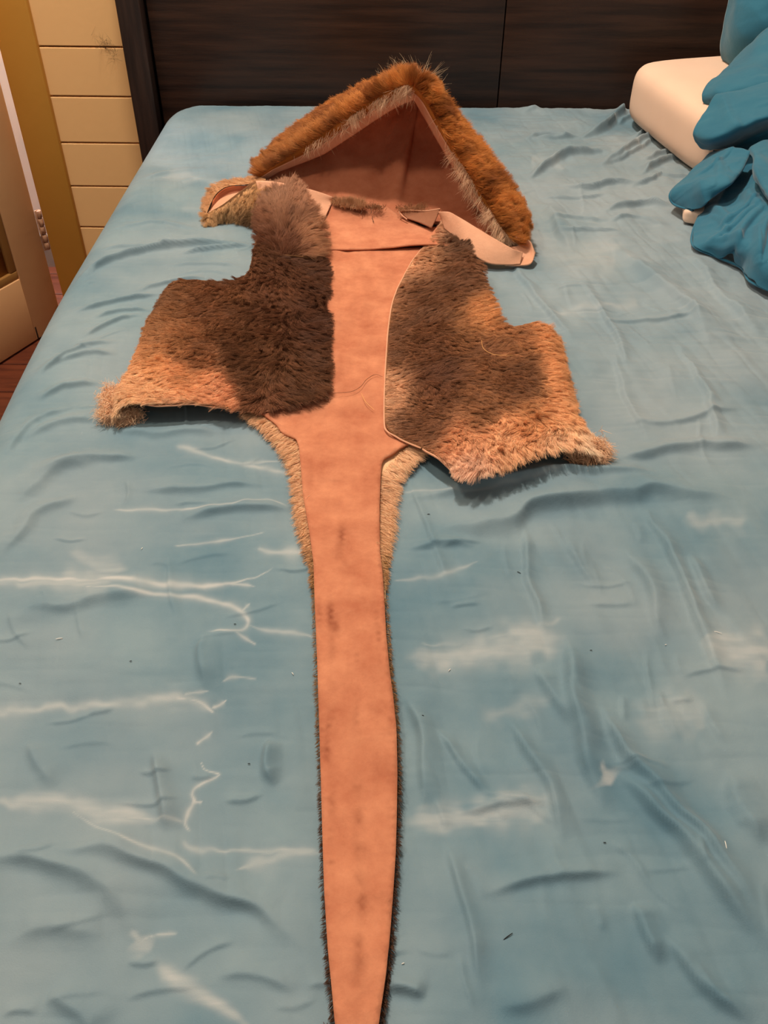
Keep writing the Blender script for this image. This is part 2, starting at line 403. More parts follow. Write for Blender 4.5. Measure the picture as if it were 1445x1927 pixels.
for pts, wd, ht in ridges:
    wp = W2(pts)
    n_ = 6 * len(wp); wp = catmull(wp, n_)
    mn = wp.min(0) - 4 * wd; mx = wp.max(0) + 4 * wd
    cy = np.where((YY > mn[1]) & (YY < mx[1]))[0]
    if not len(cy): continue
    r0, r1 = cy[0], cy[-1] + 1
    xs, ys = X[r0:r1], Y[r0:r1]
    cc = np.where(((xs > mn[0]) & (xs < mx[0])).any(0))[0]
    if not len(cc): continue
    c0, c1 = cc[0], cc[-1] + 1
    xs, ys = xs[:, c0:c1], ys[:, c0:c1]
    # wobble so that no fold is perfectly even
    wob = 0.35 * wd
    d, sd, t = poly_dist(xs + wob * nC(xs * 30, ys * 30), ys + wob * nD(xs * 30, ys * 30), wp)
    ww = np.where(sd > 0, wd * 0.42, wd * 1.25)
    H[r0:r1, c0:c1] += 1.6 * ht * np.exp(-(d / ww) ** 1.7) * smooth01(np.minimum(t, 1 - t) / 0.3) * (1 + 0.15 * nA(xs * 25, ys * 25))
# faded dye: pale lines and bands that are part of the cloth
fade = np.zeros(X.shape)
fades = [  # pixel polyline, half width (px), strength
    ([(-40, 1096), (60, 1090), (200, 1099), (350, 1107), (440, 1102), (482, 1090), (512, 1073)], 5, 0.8),
    ([(-40, 1100), (80, 1097), (260, 1106)], 14, 0.45), ([(430, 1103), (480, 1108)], 3, 0.7),
    ([(150, 1112), (280, 1122), (370, 1128), (425, 1142), (456, 1157), (466, 1176), (446, 1192), (390, 1191)], 4, 0.75),
    ([(456, 1155), (472, 1140)], 3, 0.6), ([(466, 1178), (500, 1190), (600, 1206)], 5, 0.45), ([(440, 1192), (482, 1216)], 3.5, 0.6),
    ([(-40, 1330), (150, 1325), (330, 1312), (372, 1320), (402, 1336)], 10, 0.5), ([(330, 1312), (372, 1318), (402, 1338)], 4, 0.8),
    ([(345, 1304), (392, 1300)], 3, 0.7), ([(400, 1330), (425, 1314)], 3, 0.8), ([(418, 1284), (438, 1275), (482, 1278)], 3, 0.5),
    ([(368, 1396), (400, 1372)], 3, 0.7), ([(378, 1430), (386, 1446), (412, 1456), (372, 1474), (360, 1490), (364, 1506), (346, 1540), (356, 1560)], 3.2, 0.85),
    ([(364, 1506), (380, 1506)], 2.5, 0.7), ([(-40, 1512), (80, 1505), (130, 1508), (200, 1528), (344, 1542)], 11, 0.5), ([(200, 1530), (345, 1543)], 4, 0.5),
    ([(343, 1578), (360, 1592), (420, 1596), (600, 1600)], 7, 0.5), ([(440, 1632), (520, 1610), (610, 1604)], 12, 0.4),
    ([(130, 1520), (190, 1560), (260, 1590), (330, 1610), (370, 1650)], 4, 0.5),
    ([(262, 1765), (290, 1755), (332, 1753)], 4, 0.6), ([(285, 1800), (330, 1840), (400, 1885), (480, 1940)], 12, 0.6), ([(240, 1740), (280, 1790)], 16, 0.35),
    ([(215, 961), (415, 962), (470, 950), (503, 949), (541, 959)], 2.6, 0.6), ([(330, 1032), (430, 1020), (497, 1008)], 2.6, 0.6),
    ([(487, 1043), (520, 1047), (590, 1047)], 7, 0.55), ([(330, 845), (420, 873), (480, 880), (556, 896)], 7, 0.5), ([(440, 878), (500, 872), (560, 868)], 3, 0.5),
    ([(120, 1030), (200, 1070), (250, 1080)], 14, 0.3),
    ([(750, 1246), (900, 1226), (1075, 1196)], 20, 0.5), ([(745, 1545), (900, 1532), (1060, 1500)], 20, 0.5),
    ([(790, 1215), (920, 1200), (1060, 1165)], 8, 0.3), ([(1320, 1215), (1460, 1232)], 26, 0.5), ([(1125, 1435), (1150, 1480)], 16, 0.5),
    ([(1280, 985), (1420, 985)], 22, 0.3), ([(740, 1100), (830, 1090), (900, 1060)], 5, 0.35), ([(900, 1350), (1040, 1300)], 18, 0.2),
    ([(750, 930), (900, 925), (1060, 895)], 4, 0.3), ([(1180, 1350), (1330, 1330)], 30, 0.25),
    ([(330, 400), (400, 380), (470, 385)], 14, 0.25), ([(300, 330), (360, 335), (420, 350)], 10, 0.25),
    ([(950, 430), (1080, 470), (1200, 480)], 30, 0.25), ([(1040, 590), (1100, 580), (1200, 560)], 10, 0.3), ([(1000, 300), (1060, 320)], 20, 0.3),
]
PX = to_px(np.stack([X, Y, np.full(X.shape, MT)], -1)); U, V = PX[..., 0], PX[..., 1]
for pts, hw, st in fades:
    pp = catmull(pts, 5 * len(pts)); mn = pp.min(0) - 4 * hw; mx = pp.max(0) + 4 * hw
    sel = (U > mn[0]) & (U < mx[0]) & (V > mn[1]) & (V < mx[1])
    if not sel.any(): continue
    us, vs2 = U[sel], V[sel]
    nn = 0.5 * hw * nA(us / 22, vs2 / 22)
    d, sd, t = poly_dist(us + nn, vs2 + nn, pp)
    hw = hw * (0.9 + 0.6 * nC(t * 3.1 + hw, t * 0 + len(pts))) * (0.45 + 0.55 * smooth01(np.minimum(t, 1 - t) / 0.25))
    broad = np.max(hw) > 14
    if broad:
        f = 0.72 * st * np.exp(-(d / (1.15 * hw)) ** 2) * (0.85 + 0.3 * fbm(nB, us / 90, vs2 / 12, 3)) * smooth01(np.minimum(t, 1 - t) / 0.2)
    else: f = st * (0.55 * np.exp(-(d / (0.85 * hw)) ** 2) + 0.22 * np.exp(-(d / (2.2 * hw)) ** 2)) * (0.75 + 0.25 * nB(us / 30, vs2 / 9)) * smooth01(np.minimum(t, 1 - t) / 0.06 + 0.25)
    fade[sel] = np.maximum(fade[sel], f)
Z = MT + Zb + H * topm
# sides hang in soft vertical folds
sidem = (DXl < 1e-6)[None, :] & np.ones(X.shape, bool)
Xf = X.copy(); Xf[sidem] -= 0.006 * (1 + nE(Y[sidem] * 14, Z[sidem] * 3))
sheet_me = grid_mesh('fitted_sheet', np.stack([Xf, Y, Z], -1))
attr_f(sheet_me, 'fade', fade)
grey = np.clip(0.55 * smooth01((X + 0.02) / 0.35) * smooth01((Y - 0.45) / 0.7) + 0.45 * fbm(nE, X * 6, Y * 7, 4) + 0.15, 0, 1)  # greyer toward the right and head end, plus random faded patches
attr_f(sheet_me, 'greyness', grey)
M_sheet, nt, b = mat('blue_cotton', rgba((98, 143, 166)), 0.75, 0.25)
b.inputs['Sheen Weight'].default_value = 0.25; b.inputs['Sheen Roughness'].default_value = 0.4
af = N(nt, 'ShaderNodeAttribute', attribute_name='fade'); ag = N(nt, 'ShaderNodeAttribute', attribute_name='greyness')
tc = N(nt, 'ShaderNodeTexCoord')
nz = N(nt, 'ShaderNodeTexNoise'); nz.inputs['Scale'].default_value = 9; nz.inputs['Detail'].default_value = 8
nt.links.new(tc.outputs['Object'], nz.inputs['Vector'])
mx0 = N(nt, 'ShaderNodeMixRGB'); mx0.inputs[1].default_value = rgba((90, 124, 142)); mx0.inputs[2].default_value = rgba((122, 147, 159))
nzr = N(nt, 'ShaderNodeMapRange'); nzr.inputs[1].default_value = 0.32; nzr.inputs[2].default_value = 0.68
nt.links.new(nz.outputs['Fac'], nzr.inputs[0]); nt.links.new(nzr.outputs[0], mx0.inputs[0])
mx1 = N(nt, 'ShaderNodeMixRGB'); mx1.inputs[2].default_value = rgba((140, 156, 165))
nt.links.new(ag.outputs['Fac'], mx1.inputs[0]); nt.links.new(mx0.outputs[0], mx1.inputs[1])
mx2 = N(nt, 'ShaderNodeMixRGB'); mx2.inputs[2].default_value = rgba((214, 214, 212))
nt.links.new(af.outputs['Fac'], mx2.inputs[0]); nt.links.new(mx1.outputs[0], mx2.inputs[1])
nt.links.new(mx2.outputs[0], b.inputs['Base Color'])
def weave(nt, b, tc, s=900, strength=0.25):
    bps = None
    wv1 = N(nt, 'ShaderNodeTexNoise'); wv1.inputs['Scale'].default_value = s; wv1.inputs['Detail'].default_value = 2
    wv2 = N(nt, 'ShaderNodeTexNoise'); wv2.inputs['Scale'].default_value = 70; wv2.inputs['Detail'].default_value = 5
    for q in (wv1, wv2): nt.links.new(tc.outputs['Object'], q.inputs['Vector'])
    b1 = N(nt, 'ShaderNodeBump'); b1.inputs['Strength'].default_value = strength; b1.inputs['Distance'].default_value = 0.0006
    b2 = N(nt, 'ShaderNodeBump'); b2.inputs['Strength'].default_value = 0.3; b2.inputs['Distance'].default_value = 0.002
    nt.links.new(wv1.outputs['Fac'], b1.inputs['Height']); nt.links.new(wv2.outputs['Fac'], b2.inputs['Height'])
    nt.links.new(b1.outputs[0], b2.inputs['Normal']); nt.links.new(b2.outputs[0], b.inputs['Normal'])
weave(nt, b, tc)
sheet = tag(link('fitted_sheet', sheet_me, M_sheet), 'wrinkled pale blue cotton sheet with faded streaks stretched over the mattress', 'bed sheet')
def sheet_h(x, y):
    """height of the sheet above the mattress top, looked up"""
    r = np.clip(np.searchsorted(YY, y), 0, len(YY) - 1)
    c = np.clip(np.searchsorted(DXl[24:-24], np.asarray(x) - Xe[r]) + 24, 0, len(DXl) - 1)
    return H[r, c]

# ------------------------------------------------------------------ pillow and blanket
def soft_box(name, L, Wd, Ht, loc, rz, mt_, bev=0.03, seed=0):
    bm = bmesh.new(); box(bm, -L / 2, L / 2, -Wd / 2, Wd / 2, 0, Ht)
    bmesh.ops.subdivide_edges(bm, edges=list(bm.edges), cuts=9, use_grid_fill=True)
    bmesh.ops.recalc_face_normals(bm, faces=bm.faces)
    for v in bm.verts:                       # round the corners: superellipsoid
        x, y, z = v.co.x / (L / 2), v.co.y / (Wd / 2), (v.co.z - Ht / 2) / (Ht / 2)
        n = (abs(x) ** 9 + abs(y) ** 9 + abs(z) ** 5) ** (1 / 8.0)
        k = 1 / max(n, 1e-6) if n > 0.9 else 1.0
        c = Vector((x * k * L / 2, y * k * Wd / 2, Ht / 2 + z * k * Ht / 2))
        v.co = v.co.lerp(c, 0.8)
        v.co.z *= 1 - 0.10 * max(0, -v.co.x / L)
    me = bpy.data.meshes.new(name); bm.to_mesh(me); bm.free()
    o = link(name, me, mt_); o.location = loc; o.rotation_euler = (0, 0, rz)
    s = o.modifiers.new('smooth', 'SUBSURF'); s.levels = 1; s.render_levels = 1
    return o
pl = soft_box('foam_pillow', 0.60, 0.40, 0.128, (0.835, 1.895, MT + 0.004), math.radians(11), M_pillow)
tag(pl, 'pale pink boxy foam pillow leaning on the headboard, half covered by the teal blanket', 'pillow')
pl2 = soft_box('foam_pillow', 0.11, 0.060, 0.024, tuple(P(1288, 428, 0.0) + Vector((0.056, 0.022, 0.004))), math.radians(-14), M_pillow)
tag(pl2, 'small corner of a pink cushion poking out from under the teal blanket edge', 'cushion')

M_blk, nt, b = mat('teal_linen', rgba((38, 112, 142)), 0.8, 0.2)
b.inputs['Sheen Weight'].default_value = 0.2
tc = N(nt, 'ShaderNodeTexCoord'); nz = N(nt, 'ShaderNodeTexNoise'); nz.inputs['Scale'].default_value = 14; nz.inputs['Detail'].default_value = 6
nt.links.new(tc.outputs['Object'], nz.inputs['Vector'])
mx0 = N(nt, 'ShaderNodeMixRGB'); mx0.inputs[1].default_value = rgba((32, 96, 124)); mx0.inputs[2].default_value = rgba((54, 116, 140))
nt.links.new(nz.outputs['Fac'], mx0.inputs[0]); nt.links.new(mx0.outputs[0], b.inputs['Base Color'])
weave(nt, b, tc, 700, 0.3)
blanket = tag(empty('blanket', (0.75, 1.6, MT)), 'crumpled dark teal linen blanket heaped over the pink pillow', 'blanket')
def cloth(name, S, parent, thick=0.004, amp=0.004, sc=14, seeds=(nA, nB), folds=()):
    S = S.copy()
    S[..., 2] += amp * fbm(seeds[0], S[..., 0] * sc, S[..., 1] * sc + S[..., 2] * sc, 3)
    S[..., 0] += amp * fbm(seeds[1], S[..., 1] * sc, S[..., 2] * sc * 1.3, 2)
    rdg = 1 - np.abs(fbm(seeds[1], S[..., 0] * sc * 0.8 + S[..., 2] * 9, S[..., 1] * sc * 0.5 - S[..., 2] * 7, 2))
    S[..., 2] += 2.6 * amp * np.clip(rdg - 0.5, 0, 1); S[..., 1] -= 2.2 * amp * np.clip(rdg - 0.5, 0, 1)
    rd2 = 1 - np.abs(fbm(seeds[0], S[..., 0] * sc * 1.9 - S[..., 2] * 16, S[..., 1] * sc * 1.1 + S[..., 2] * 20, 2))
    S[..., 2] += 1.1 * amp * np.clip(rd2 - 0.6, 0, 1); S[..., 1] -= 1.1 * amp * np.clip(rd2 - 0.6, 0, 1)
    for pts, z, wd, ht in folds:
        wp = catmull(W2(pts, z), 24)
        d, sd, t = poly_dist(S[..., 0], S[..., 1], wp)
        ww = np.where(sd > 0, wd * 0.5, wd * 1.3)
        S[..., 2] += ht * np.exp(-(d / ww) ** 2) * np.sin(np.pi * np.clip(t, 0.0, 1.0)).clip(0) ** 0.5
    o = link(name, grid_mesh(name, S), M_blk, parent)
    md = o.modifiers.new('thick', 'SOLIDIFY'); md.thickness = thick; md.offset = 0
    return o
topA = [[PY(1385, -70, 2.020), PY(1420, -90, 1.990), PY(1470, -110, 1.970), PY(1560, -120, 1.970)],
        [PY(1364, 20, 2.010), PY(1390, 10, 1.960), PY(1445, -10, 1.920), PY(1560, -30, 1.910)],
        [PY(1357, 70, 2.000), PY(1382, 60, 1.940), PY(1445, 50, 1.890), PY(1560, 30, 1.870)],
        [PY(1360, 108, 2.000), PY(1385, 110, 1.940), PY(1445, 100, 1.900), PY(1560, 80, 1.890)],
        [PY(1374, 124, 2.000), PY(1395, 140, 1.960), PY(1445, 140, 1.930), PY(1560, 120, 1.920)]]
cloth('fold', surf(topA, 60, 60), blanket, amp=0.003)
frA = [[PY(1380, 112, 1.895), PY(1410, 84, 1.885), PY(1450, 50, 1.885), PY(1560, 20, 1.895)],
       [PY(1350, 145, 1.805), PY(1392, 128, 1.775), PY(1450, 110, 1.755), PY(1560, 90, 1.755)],
       [PY(1331, 160, 1.765), PY(1370, 158, 1.715), PY(1450, 146, 1.69), PY(1560, 140, 1.69)],
       [PY(1324, 178, 1.74), PY(1360, 182, 1.70), PY(1450, 175, 1.67), PY(1560, 170, 1.67)],
       [PY(1332, 197, 1.735), PY(1365, 200, 1.715), PY(1450, 195, 1.69), PY(1560, 190, 1.69)],
       [PY(1350, 204, 1.76), PY(1375, 208, 1.75), PY(1450, 205, 1.73), PY(1560, 200, 1.73)]]
cloth('fold', surf(frA, 80, 70), blanket, amp=0.003)
frB = [[PY(1356, 182, 1.71), PY(1400, 165, 1.70), PY(1450, 150, 1.69), PY(1560, 140, 1.69)],
       [PY(1344, 182, 1.69), PY(1385, 178, 1.67), PY(1450, 165, 1.655), PY(1560, 158, 1.655)],
       [PY(1328, 205, 1.67), PY(1370, 205, 1.635), PY(1450, 185, 1.62), PY(1560, 178, 1.62)],
       [PY(1310, 230, 1.65), PY(1355, 232, 1.61), PY(1450, 203, 1.595), PY(1560, 195, 1.595)],
       [PY(1303, 255, 1.64), PY(1345, 258, 1.59), PY(1450, 218, 1.575), PY(1560, 208, 1.575)],
       [PY(1318, 276, 1.655), PY(1360, 270, 1.615), PY(1450, 226, 1.595), PY(1560, 216, 1.595)],
       [PY(1340, 284, 1.665), PY(1380, 275, 1.66), PY(1450, 245, 1.65), PY(1560, 236, 1.65)],
       [PY(1345, 300, 1.625), PY(1390, 300, 1.61), PY(1450, 300, 1.60), PY(1560, 300, 1.60)]]
cloth('fold', surf(frB, 110, 70), blanket, amp=0.003)
def rowz(r): return [P(*q) for q in r]
# broad lower part lying on the sheet
O_ = [(1345, 372, .030), (1318, 400, .022), (1303, 438, .012), (1306, 464, .010), (1350, 484, .008), (1395, 504, .010), (1412, 530, .010), (1470, 556, .010), (1560, 580, .010)]
Mi = [(1360, 360, .040), (1345, 388, .036), (1335, 415, .030), (1345, 438, .032), (1378, 452, .042), (1412, 462, .050), (1438, 478, .052), (1490, 500, .052), (1580, 515, .052)]
In = [(1385, 325, .055), (1378, 340, .055), (1378, 358, .052), (1390, 368, .055), (1412, 375, .066), (1435, 382, .075), (1462, 390, .080), (1510, 405, .085), (1590, 425, .09)]
Bk = [(1412, 280, .070), (1414, 280, .070), (1418, 284, .070), (1424, 288, .070), (1436, 294, .078), (1452, 300, .086), (1478, 310, .09), (1520, 320, .09), (1600, 330, .09)]
lower_folds = [([(1398, 362), (1412, 392), (1432, 412)], 0.06, 0.008, 0.010), ([(1335, 380), (1352, 405), (1372, 430)], 0.04, 0.006, 0.009),
               ([(1345, 430), (1380, 425), (1420, 412)], 0.05, 0.007, 0.008), ([(1390, 502), (1386, 470), (1393, 440), (1425, 420)], 0.05, 0.009, 0.012),
               ([(1430, 480), (1432, 450), (1445, 430)], 0.05, 0.007, 0.010), ([(1340, 395), (1362, 420), (1366, 445)], 0.045, 0.004, 0.006),
               ([(1330, 450), (1365, 462), (1400, 486)], 0.03, 0.005, 0.006), ([(1360, 405), (1390, 400), (1425, 385)], 0.06, 0.005, 0.007), ([(1440, 500), (1425, 470), (1420, 440)], 0.05, 0.005, 0.006)]
cloth('fold', surf([rowz(O_), rowz(Mi), rowz(In), rowz(Bk)], 90, 150), blanket, amp=0.0025, sc=18, folds=lower_folds)
# flap turned out to the left, lying over the broad part
fA = [rowz([(1336, 290, .062), (1294, 332, .046), (1262, 362, .036), (1268, 384, .022), (1304, 396, .028)]),
      rowz([(1362, 286, .082), (1328, 318, .068), (1300, 344, .060), (1300, 364, .052), (1322, 392, .038)]),
      rowz([(1388, 284, .096), (1362, 312, .086), (1335, 338, .076), (1328, 356, .068), (1334, 384, .048)]),
      rowz([(1407, 288, .100), (1394, 318, .090), (1376, 346, .078), (1358, 360, .068), (1344, 372, .056)]),
      rowz([(1404, 292, .090), (1388, 322, .078), (1370, 348, .066), (1354, 362, .058), (1342, 374, .048)])]
cloth('flap', surf(fA, 70, 80), blanket, amp=0.003, sc=20, folds=[([(1300, 340), (1335, 335), (1370, 318)], 0.06, 0.005, 0.005), ([(1330, 300), (1345, 325), (1350, 350)], 0.07, 0.006, 0.005)])
fR = [rowz([(1410, 284, .100), (1416, 318, .096), (1430, 352, .092), (1452, 384, .088), (1500, 420, .086)]),
      rowz([(1416, 278, .106), (1424, 314, .106), (1440, 346, .104), (1464, 374, .100), (1510, 405, .096)]),
      rowz([(1440, 268, .108), (1455, 296, .110), (1475, 322, .110), (1500, 345, .110), (1540, 370, .106)]),
      rowz([(1480, 258, .100), (1500, 280, .104), (1520, 300, .106), (1550, 320, .106), (1590, 340, .106)])]
cloth('flap', surf(fR, 50, 60), blanket, amp=0.003, sc=18)
# stitched hem: a thin rolled cord along the free edge
def tube(name, pts, r, mt_, parent=None, seg=8, taper=False):
    p = catmull([tuple(q) for q in pts], max(8, 5 * len(pts))); T = np.gradient(p, axis=0); T /= np.linalg.norm(T, axis=1)[:, None] + 1e-9
    A = np.cross(T, [0, 0, 1.0]); A /= np.linalg.norm(A, axis=1)[:, None] + 1e-9; B = np.cross(T, A)
    an = np.linspace(0, 2 * np.pi, seg + 1)
    rr = np.full(len(p), r)
    if taper: rr = r * (0.35 + 0.65 * np.sin(np.pi * np.linspace(0.05, 0.95, len(p))) ** 0.5)
    S = p[:, None] + rr[:, None, None] * (A[:, None] * np.cos(an)[None, :, None] + B[:, None] * np.sin(an)[None, :, None])
    return link(name, grid_mesh(name, S), mt_, parent)
tube('hem', [P(*q) for q in O_[1:8]], 0.0022, M_blk, blanket)
tube('hem', [P(*q) for q in ((1294, 332, .046), (1262, 362, .036), (1268, 384, .022), (1304, 396, .028))], 0.0022, M_blk, blanket)

# ------------------------------------------------------------------ garment: kangaroo-hide hooded vest with a tail
hide = tag(empty('hooded_fur_vest', tuple(P(670, 600, 0.0))), 'hooded brown fur vest lying open, pink leather side up, with a long leather tail', 'fur vest')
FUR_GAIN = 1.45
def soft(c, mx=0.94):
    k = c.max(1, keepdims=True); return c * np.where(k > mx * 0.7, (mx - (mx * 0.3) * np.exp(-(k - mx * 0.7) / (mx * 0.3))) / np.maximum(k, 1e-6), 1.0)
def rbf(px, ctrl, sig=38.0):
    c = np.array([k[:2] for k in ctrl], float); v = np.array([k[2] for k in ctrl], float)
    d2 = ((px[:, None, :] - c[None]) ** 2).sum(-1)
    wt = 1.0 / (d2 + (1.0 * sig) ** 2) ** 2.4
    return (wt @ v) / wt.sum(1, keepdims=True)
def rbf_big(px, ctrl, sig=38.0):
    return np.concatenate([rbf(q, ctrl, sig) for q in np.array_split(px, max(1, len(px) // 20000 + 1))])
def tris_of(me):
    me.calc_loop_triangles(); n = len(me.loop_triangles)
    t = np.empty(n * 3, np.int32); me.loop_triangles.foreach_get('vertices', t)
    co = np.empty(len(me.vertices) * 3, np.float32); me.vertices.foreach_get('co', co)
    no = np.empty(len(me.vertices) * 3, np.float32); me.vertices.foreach_get('normal', no)
    return t.reshape(-1, 3), co.reshape(-1, 3).astype(float), no.reshape(-1, 3).astype(float)
def scatter(me, n, weight=None, seed=0):
    rg = np.random.default_rng(seed)
    t, co, no = tris_of(me)
    a, b_, c = co[t[:, 0]], co[t[:, 1]], co[t[:, 2]]
    ar = np.linalg.norm(np.cross(b_ - a, c - a), axis=1)
    if weight is not None: ar = ar * weight(co[t].mean(1))
    i = rg.choice(len(t), n, p=ar / ar.sum())
    r1 = np.sqrt(rg.random(n))[:, None]; r2 = rg.random(n)[:, None]
    w0, w1, w2 = 1 - r1, r1 * (1 - r2), r1 * r2
    p = w0 * a[i] + w1 * b_[i] + w2 * c[i]
    nn = w0 * no[t[i, 0]] + w1 * no[t[i, 1]] + w2 * no[t[i, 2]]
    nn /= np.linalg.norm(nn, axis=1)[:, None] + 1e-9
    return p, nn
M_fur, nt, b = mat('fur_fibre', (0.3, 0.2, 0.1, 1), 0.55, 0.25)
at = N(nt, 'ShaderNodeAttribute', attribute_name='hair_color'); nt.links.new(at.outputs['Color'], b.inputs['Base Color'])
def hair(name, parent, p, nrm, flow, length, cols, lift=0.45, rad=0.00028, npt=5, seed=0, clump=0.5, csz=0.012, wild=0.35, curl=0.0):
    """strands: rooted at p, leaving along nrm and bending over toward flow"""
    rg = np.random.default_rng(seed); n = len(p)
    L = np.broadcast_to(np.asarray(length, float), (n,)) * rg.uniform(0.65, 1.15, n)
    f = flow - (flow * nrm).sum(1)[:, None] * nrm
    # tufts: every strand leans toward the tip of its tuft
    q = np.stack([np.floor(p[:, 0] / csz + 0.6 * nA(p[:, 1] * 60, p[:, 0] * 60)), np.floor(p[:, 1] / csz + 0.6 * nB(p[:, 0] * 60, p[:, 1] * 60)), np.floor(p[:, 2] / csz)], 1).astype(np.int64)
    key = (q[:, 0] * 73856093) ^ (q[:, 1] * 19349663) ^ (q[:, 2] * 83492791)
    uq, inv = np.unique(key, return_inverse=True); inv = inv.reshape(-1)
    cnt = np.bincount(inv).astype(float)
    cen = np.stack([np.bincount(inv, p[:, k]) / cnt for k in range(3)], 1)
    tw = rg.normal(0, 1, (len(uq), 3)) * wild
    f = f + tw[inv] * 0.6 + rg.normal(0, 1, (n, 3)) * wild * 0.35
    f /= np.linalg.norm(f, axis=1)[:, None] + 1e-9
    ts = np.linspace(0, 1, npt)
    pts = np.empty((n, npt, 3))
    tip_pull = (cen[inv] - p)
    ph = rg.uniform(0, 6.28, n); side = np.cross(nrm, f)
    for k, t in enumerate(ts):
        s_n = lift * (t - 0.45 * t * t); s_f = (1 - lift * 0.5) * (0.35 * t + 0.65 * t * t)
        pts[:, k] = p + L[:, None] * (nrm * s_n + f * s_f) + tip_pull * (clump * t ** 1.3)
        if curl: pts[:, k] += side * (curl * L * np.sin(ph + 7 * t) * t)[:, None]
    hc = bpy.data.hair_curves.new(name); hc.add_curves([npt] * n)
    hc.attributes['position'].data.foreach_set('vector', pts.reshape(-1).astype(np.float32))
    rr = np.outer(rad * rg.uniform(0.7, 1.25, n), 1.0 - 0.78 * ts ** 1.5)
    ra = hc.attributes.get('radius') or hc.attributes.new('radius', 'FLOAT', 'POINT')
    ra.data.foreach_set('value', rr.reshape(-1).astype(np.float32))
    cc = np.ones((n, 4), np.float32); var = rg.normal(1, 0.13, n)[:, None] * rg.normal(1, 0.04, (len(uq), 1))[inv]
    cc[:, :3] = np.clip(soft(cols / np.array([1.0, 0.97, 0.93]) * 0.97) * var, 0.004, 0.97)
    ca = hc.attributes.new('hair_color', 'FLOAT_COLOR', 'CURVE'); ca.data.foreach_set('color', cc.reshape(-1))
    hc.materials.append(M_fur)
    o = bpy.data.objects.new(name, hc); COL.objects.link(o)
    o.parent = parent; o.matrix_parent_inverse = Matrix.Translation(-Vector(parent.location)) if parent.parent is None else Matrix.Translation(-Vector(parent.parent.location) * 1.0)
    o['kind'] = 'stuff'
    return o
def skin_mat(name, base, var, rough=0.8, attr=True):
    M, nt, b = mat(name, base, rough, 0.15)
    tc = N(nt, 'ShaderNodeTexCoord')
    n1 = N(nt, 'ShaderNodeTexNoise'); n1.inputs['Scale'].default_value = 28; n1.inputs['Detail'].default_value = 9; n1.inputs['Roughness'].default_value = 0.65
    n2 = N(nt, 'ShaderNodeTexNoise'); n2.inputs['Scale'].default_value = 420; n2.inputs['Detail'].default_value = 3
    for q in (n1, n2): nt.links.new(tc.outputs['Object'], q.inputs['Vector'])
    mx = N(nt, 'ShaderNodeMixRGB'); mx.inputs[1].default_value = base; mx.inputs[2].default_value = var
    mr = N(nt, 'ShaderNodeMapRange'); mr.inputs[1].default_value = 0.3; mr.inputs[2].default_value = 0.7
    nt.links.new(n1.outputs['Fac'], mr.inputs[0]); nt.links.new(mr.outputs[0], mx.inputs[0]); last = mx
    if attr:
        a = N(nt, 'ShaderNodeAttribute', attribute_name='stain')
        m2 = N(nt, 'ShaderNodeMixRGB'); m2.inputs[2].default_value = rgba((120, 58, 38))
        nt.links.new(a.outputs['Fac'], m2.inputs[0]); nt.links.new(mx.outputs[0], m2.inputs[1]); last = m2
    nt.links.new(last.outputs[0], b.inputs['Base Color'])
    bp = N(nt, 'ShaderNodeBump'); bp.inputs['Strength'].default_value = 0.3; bp.inputs['Distance'].default_value = 0.0008
    nt.links.new(n2.outputs['Fac'], bp.inputs['Height'])
    bp2 = N(nt, 'ShaderNodeBump'); bp2.inputs['Strength'].default_value = 0.5; bp2.inputs['Distance'].default_value = 0.003
    nt.links.new(n1.outputs['Fac'], bp2.inputs['Height']); nt.links.new(bp.outputs[0], bp2.inputs['Normal']); nt.links.new(bp2.outputs[0], b.inputs['Normal'])
    return M
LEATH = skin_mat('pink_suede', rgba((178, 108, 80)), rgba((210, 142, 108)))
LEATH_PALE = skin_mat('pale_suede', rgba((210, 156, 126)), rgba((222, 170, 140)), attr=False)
LEATH_IN = skin_mat('shaded_hood_suede', rgba((166, 98, 70)), rgba((188, 120, 90)), attr=False)  # inner shade of the hood put partly into its darker colour
M_pelt = noise_mat('pelt_underfur', rgba((120, 84, 58)), rgba((150, 108, 74)), 40, 0.9, 0.1)
M_cream = noise_mat('cream_underfur', rgba((232, 190, 148)), rgba((240, 200, 160)), 40, 0.9, 0.1)
M_orange = noise_mat('orange_underfur', rgba((150, 92, 40)), rgba((170, 106, 50)), 40, 0.9, 0.1)

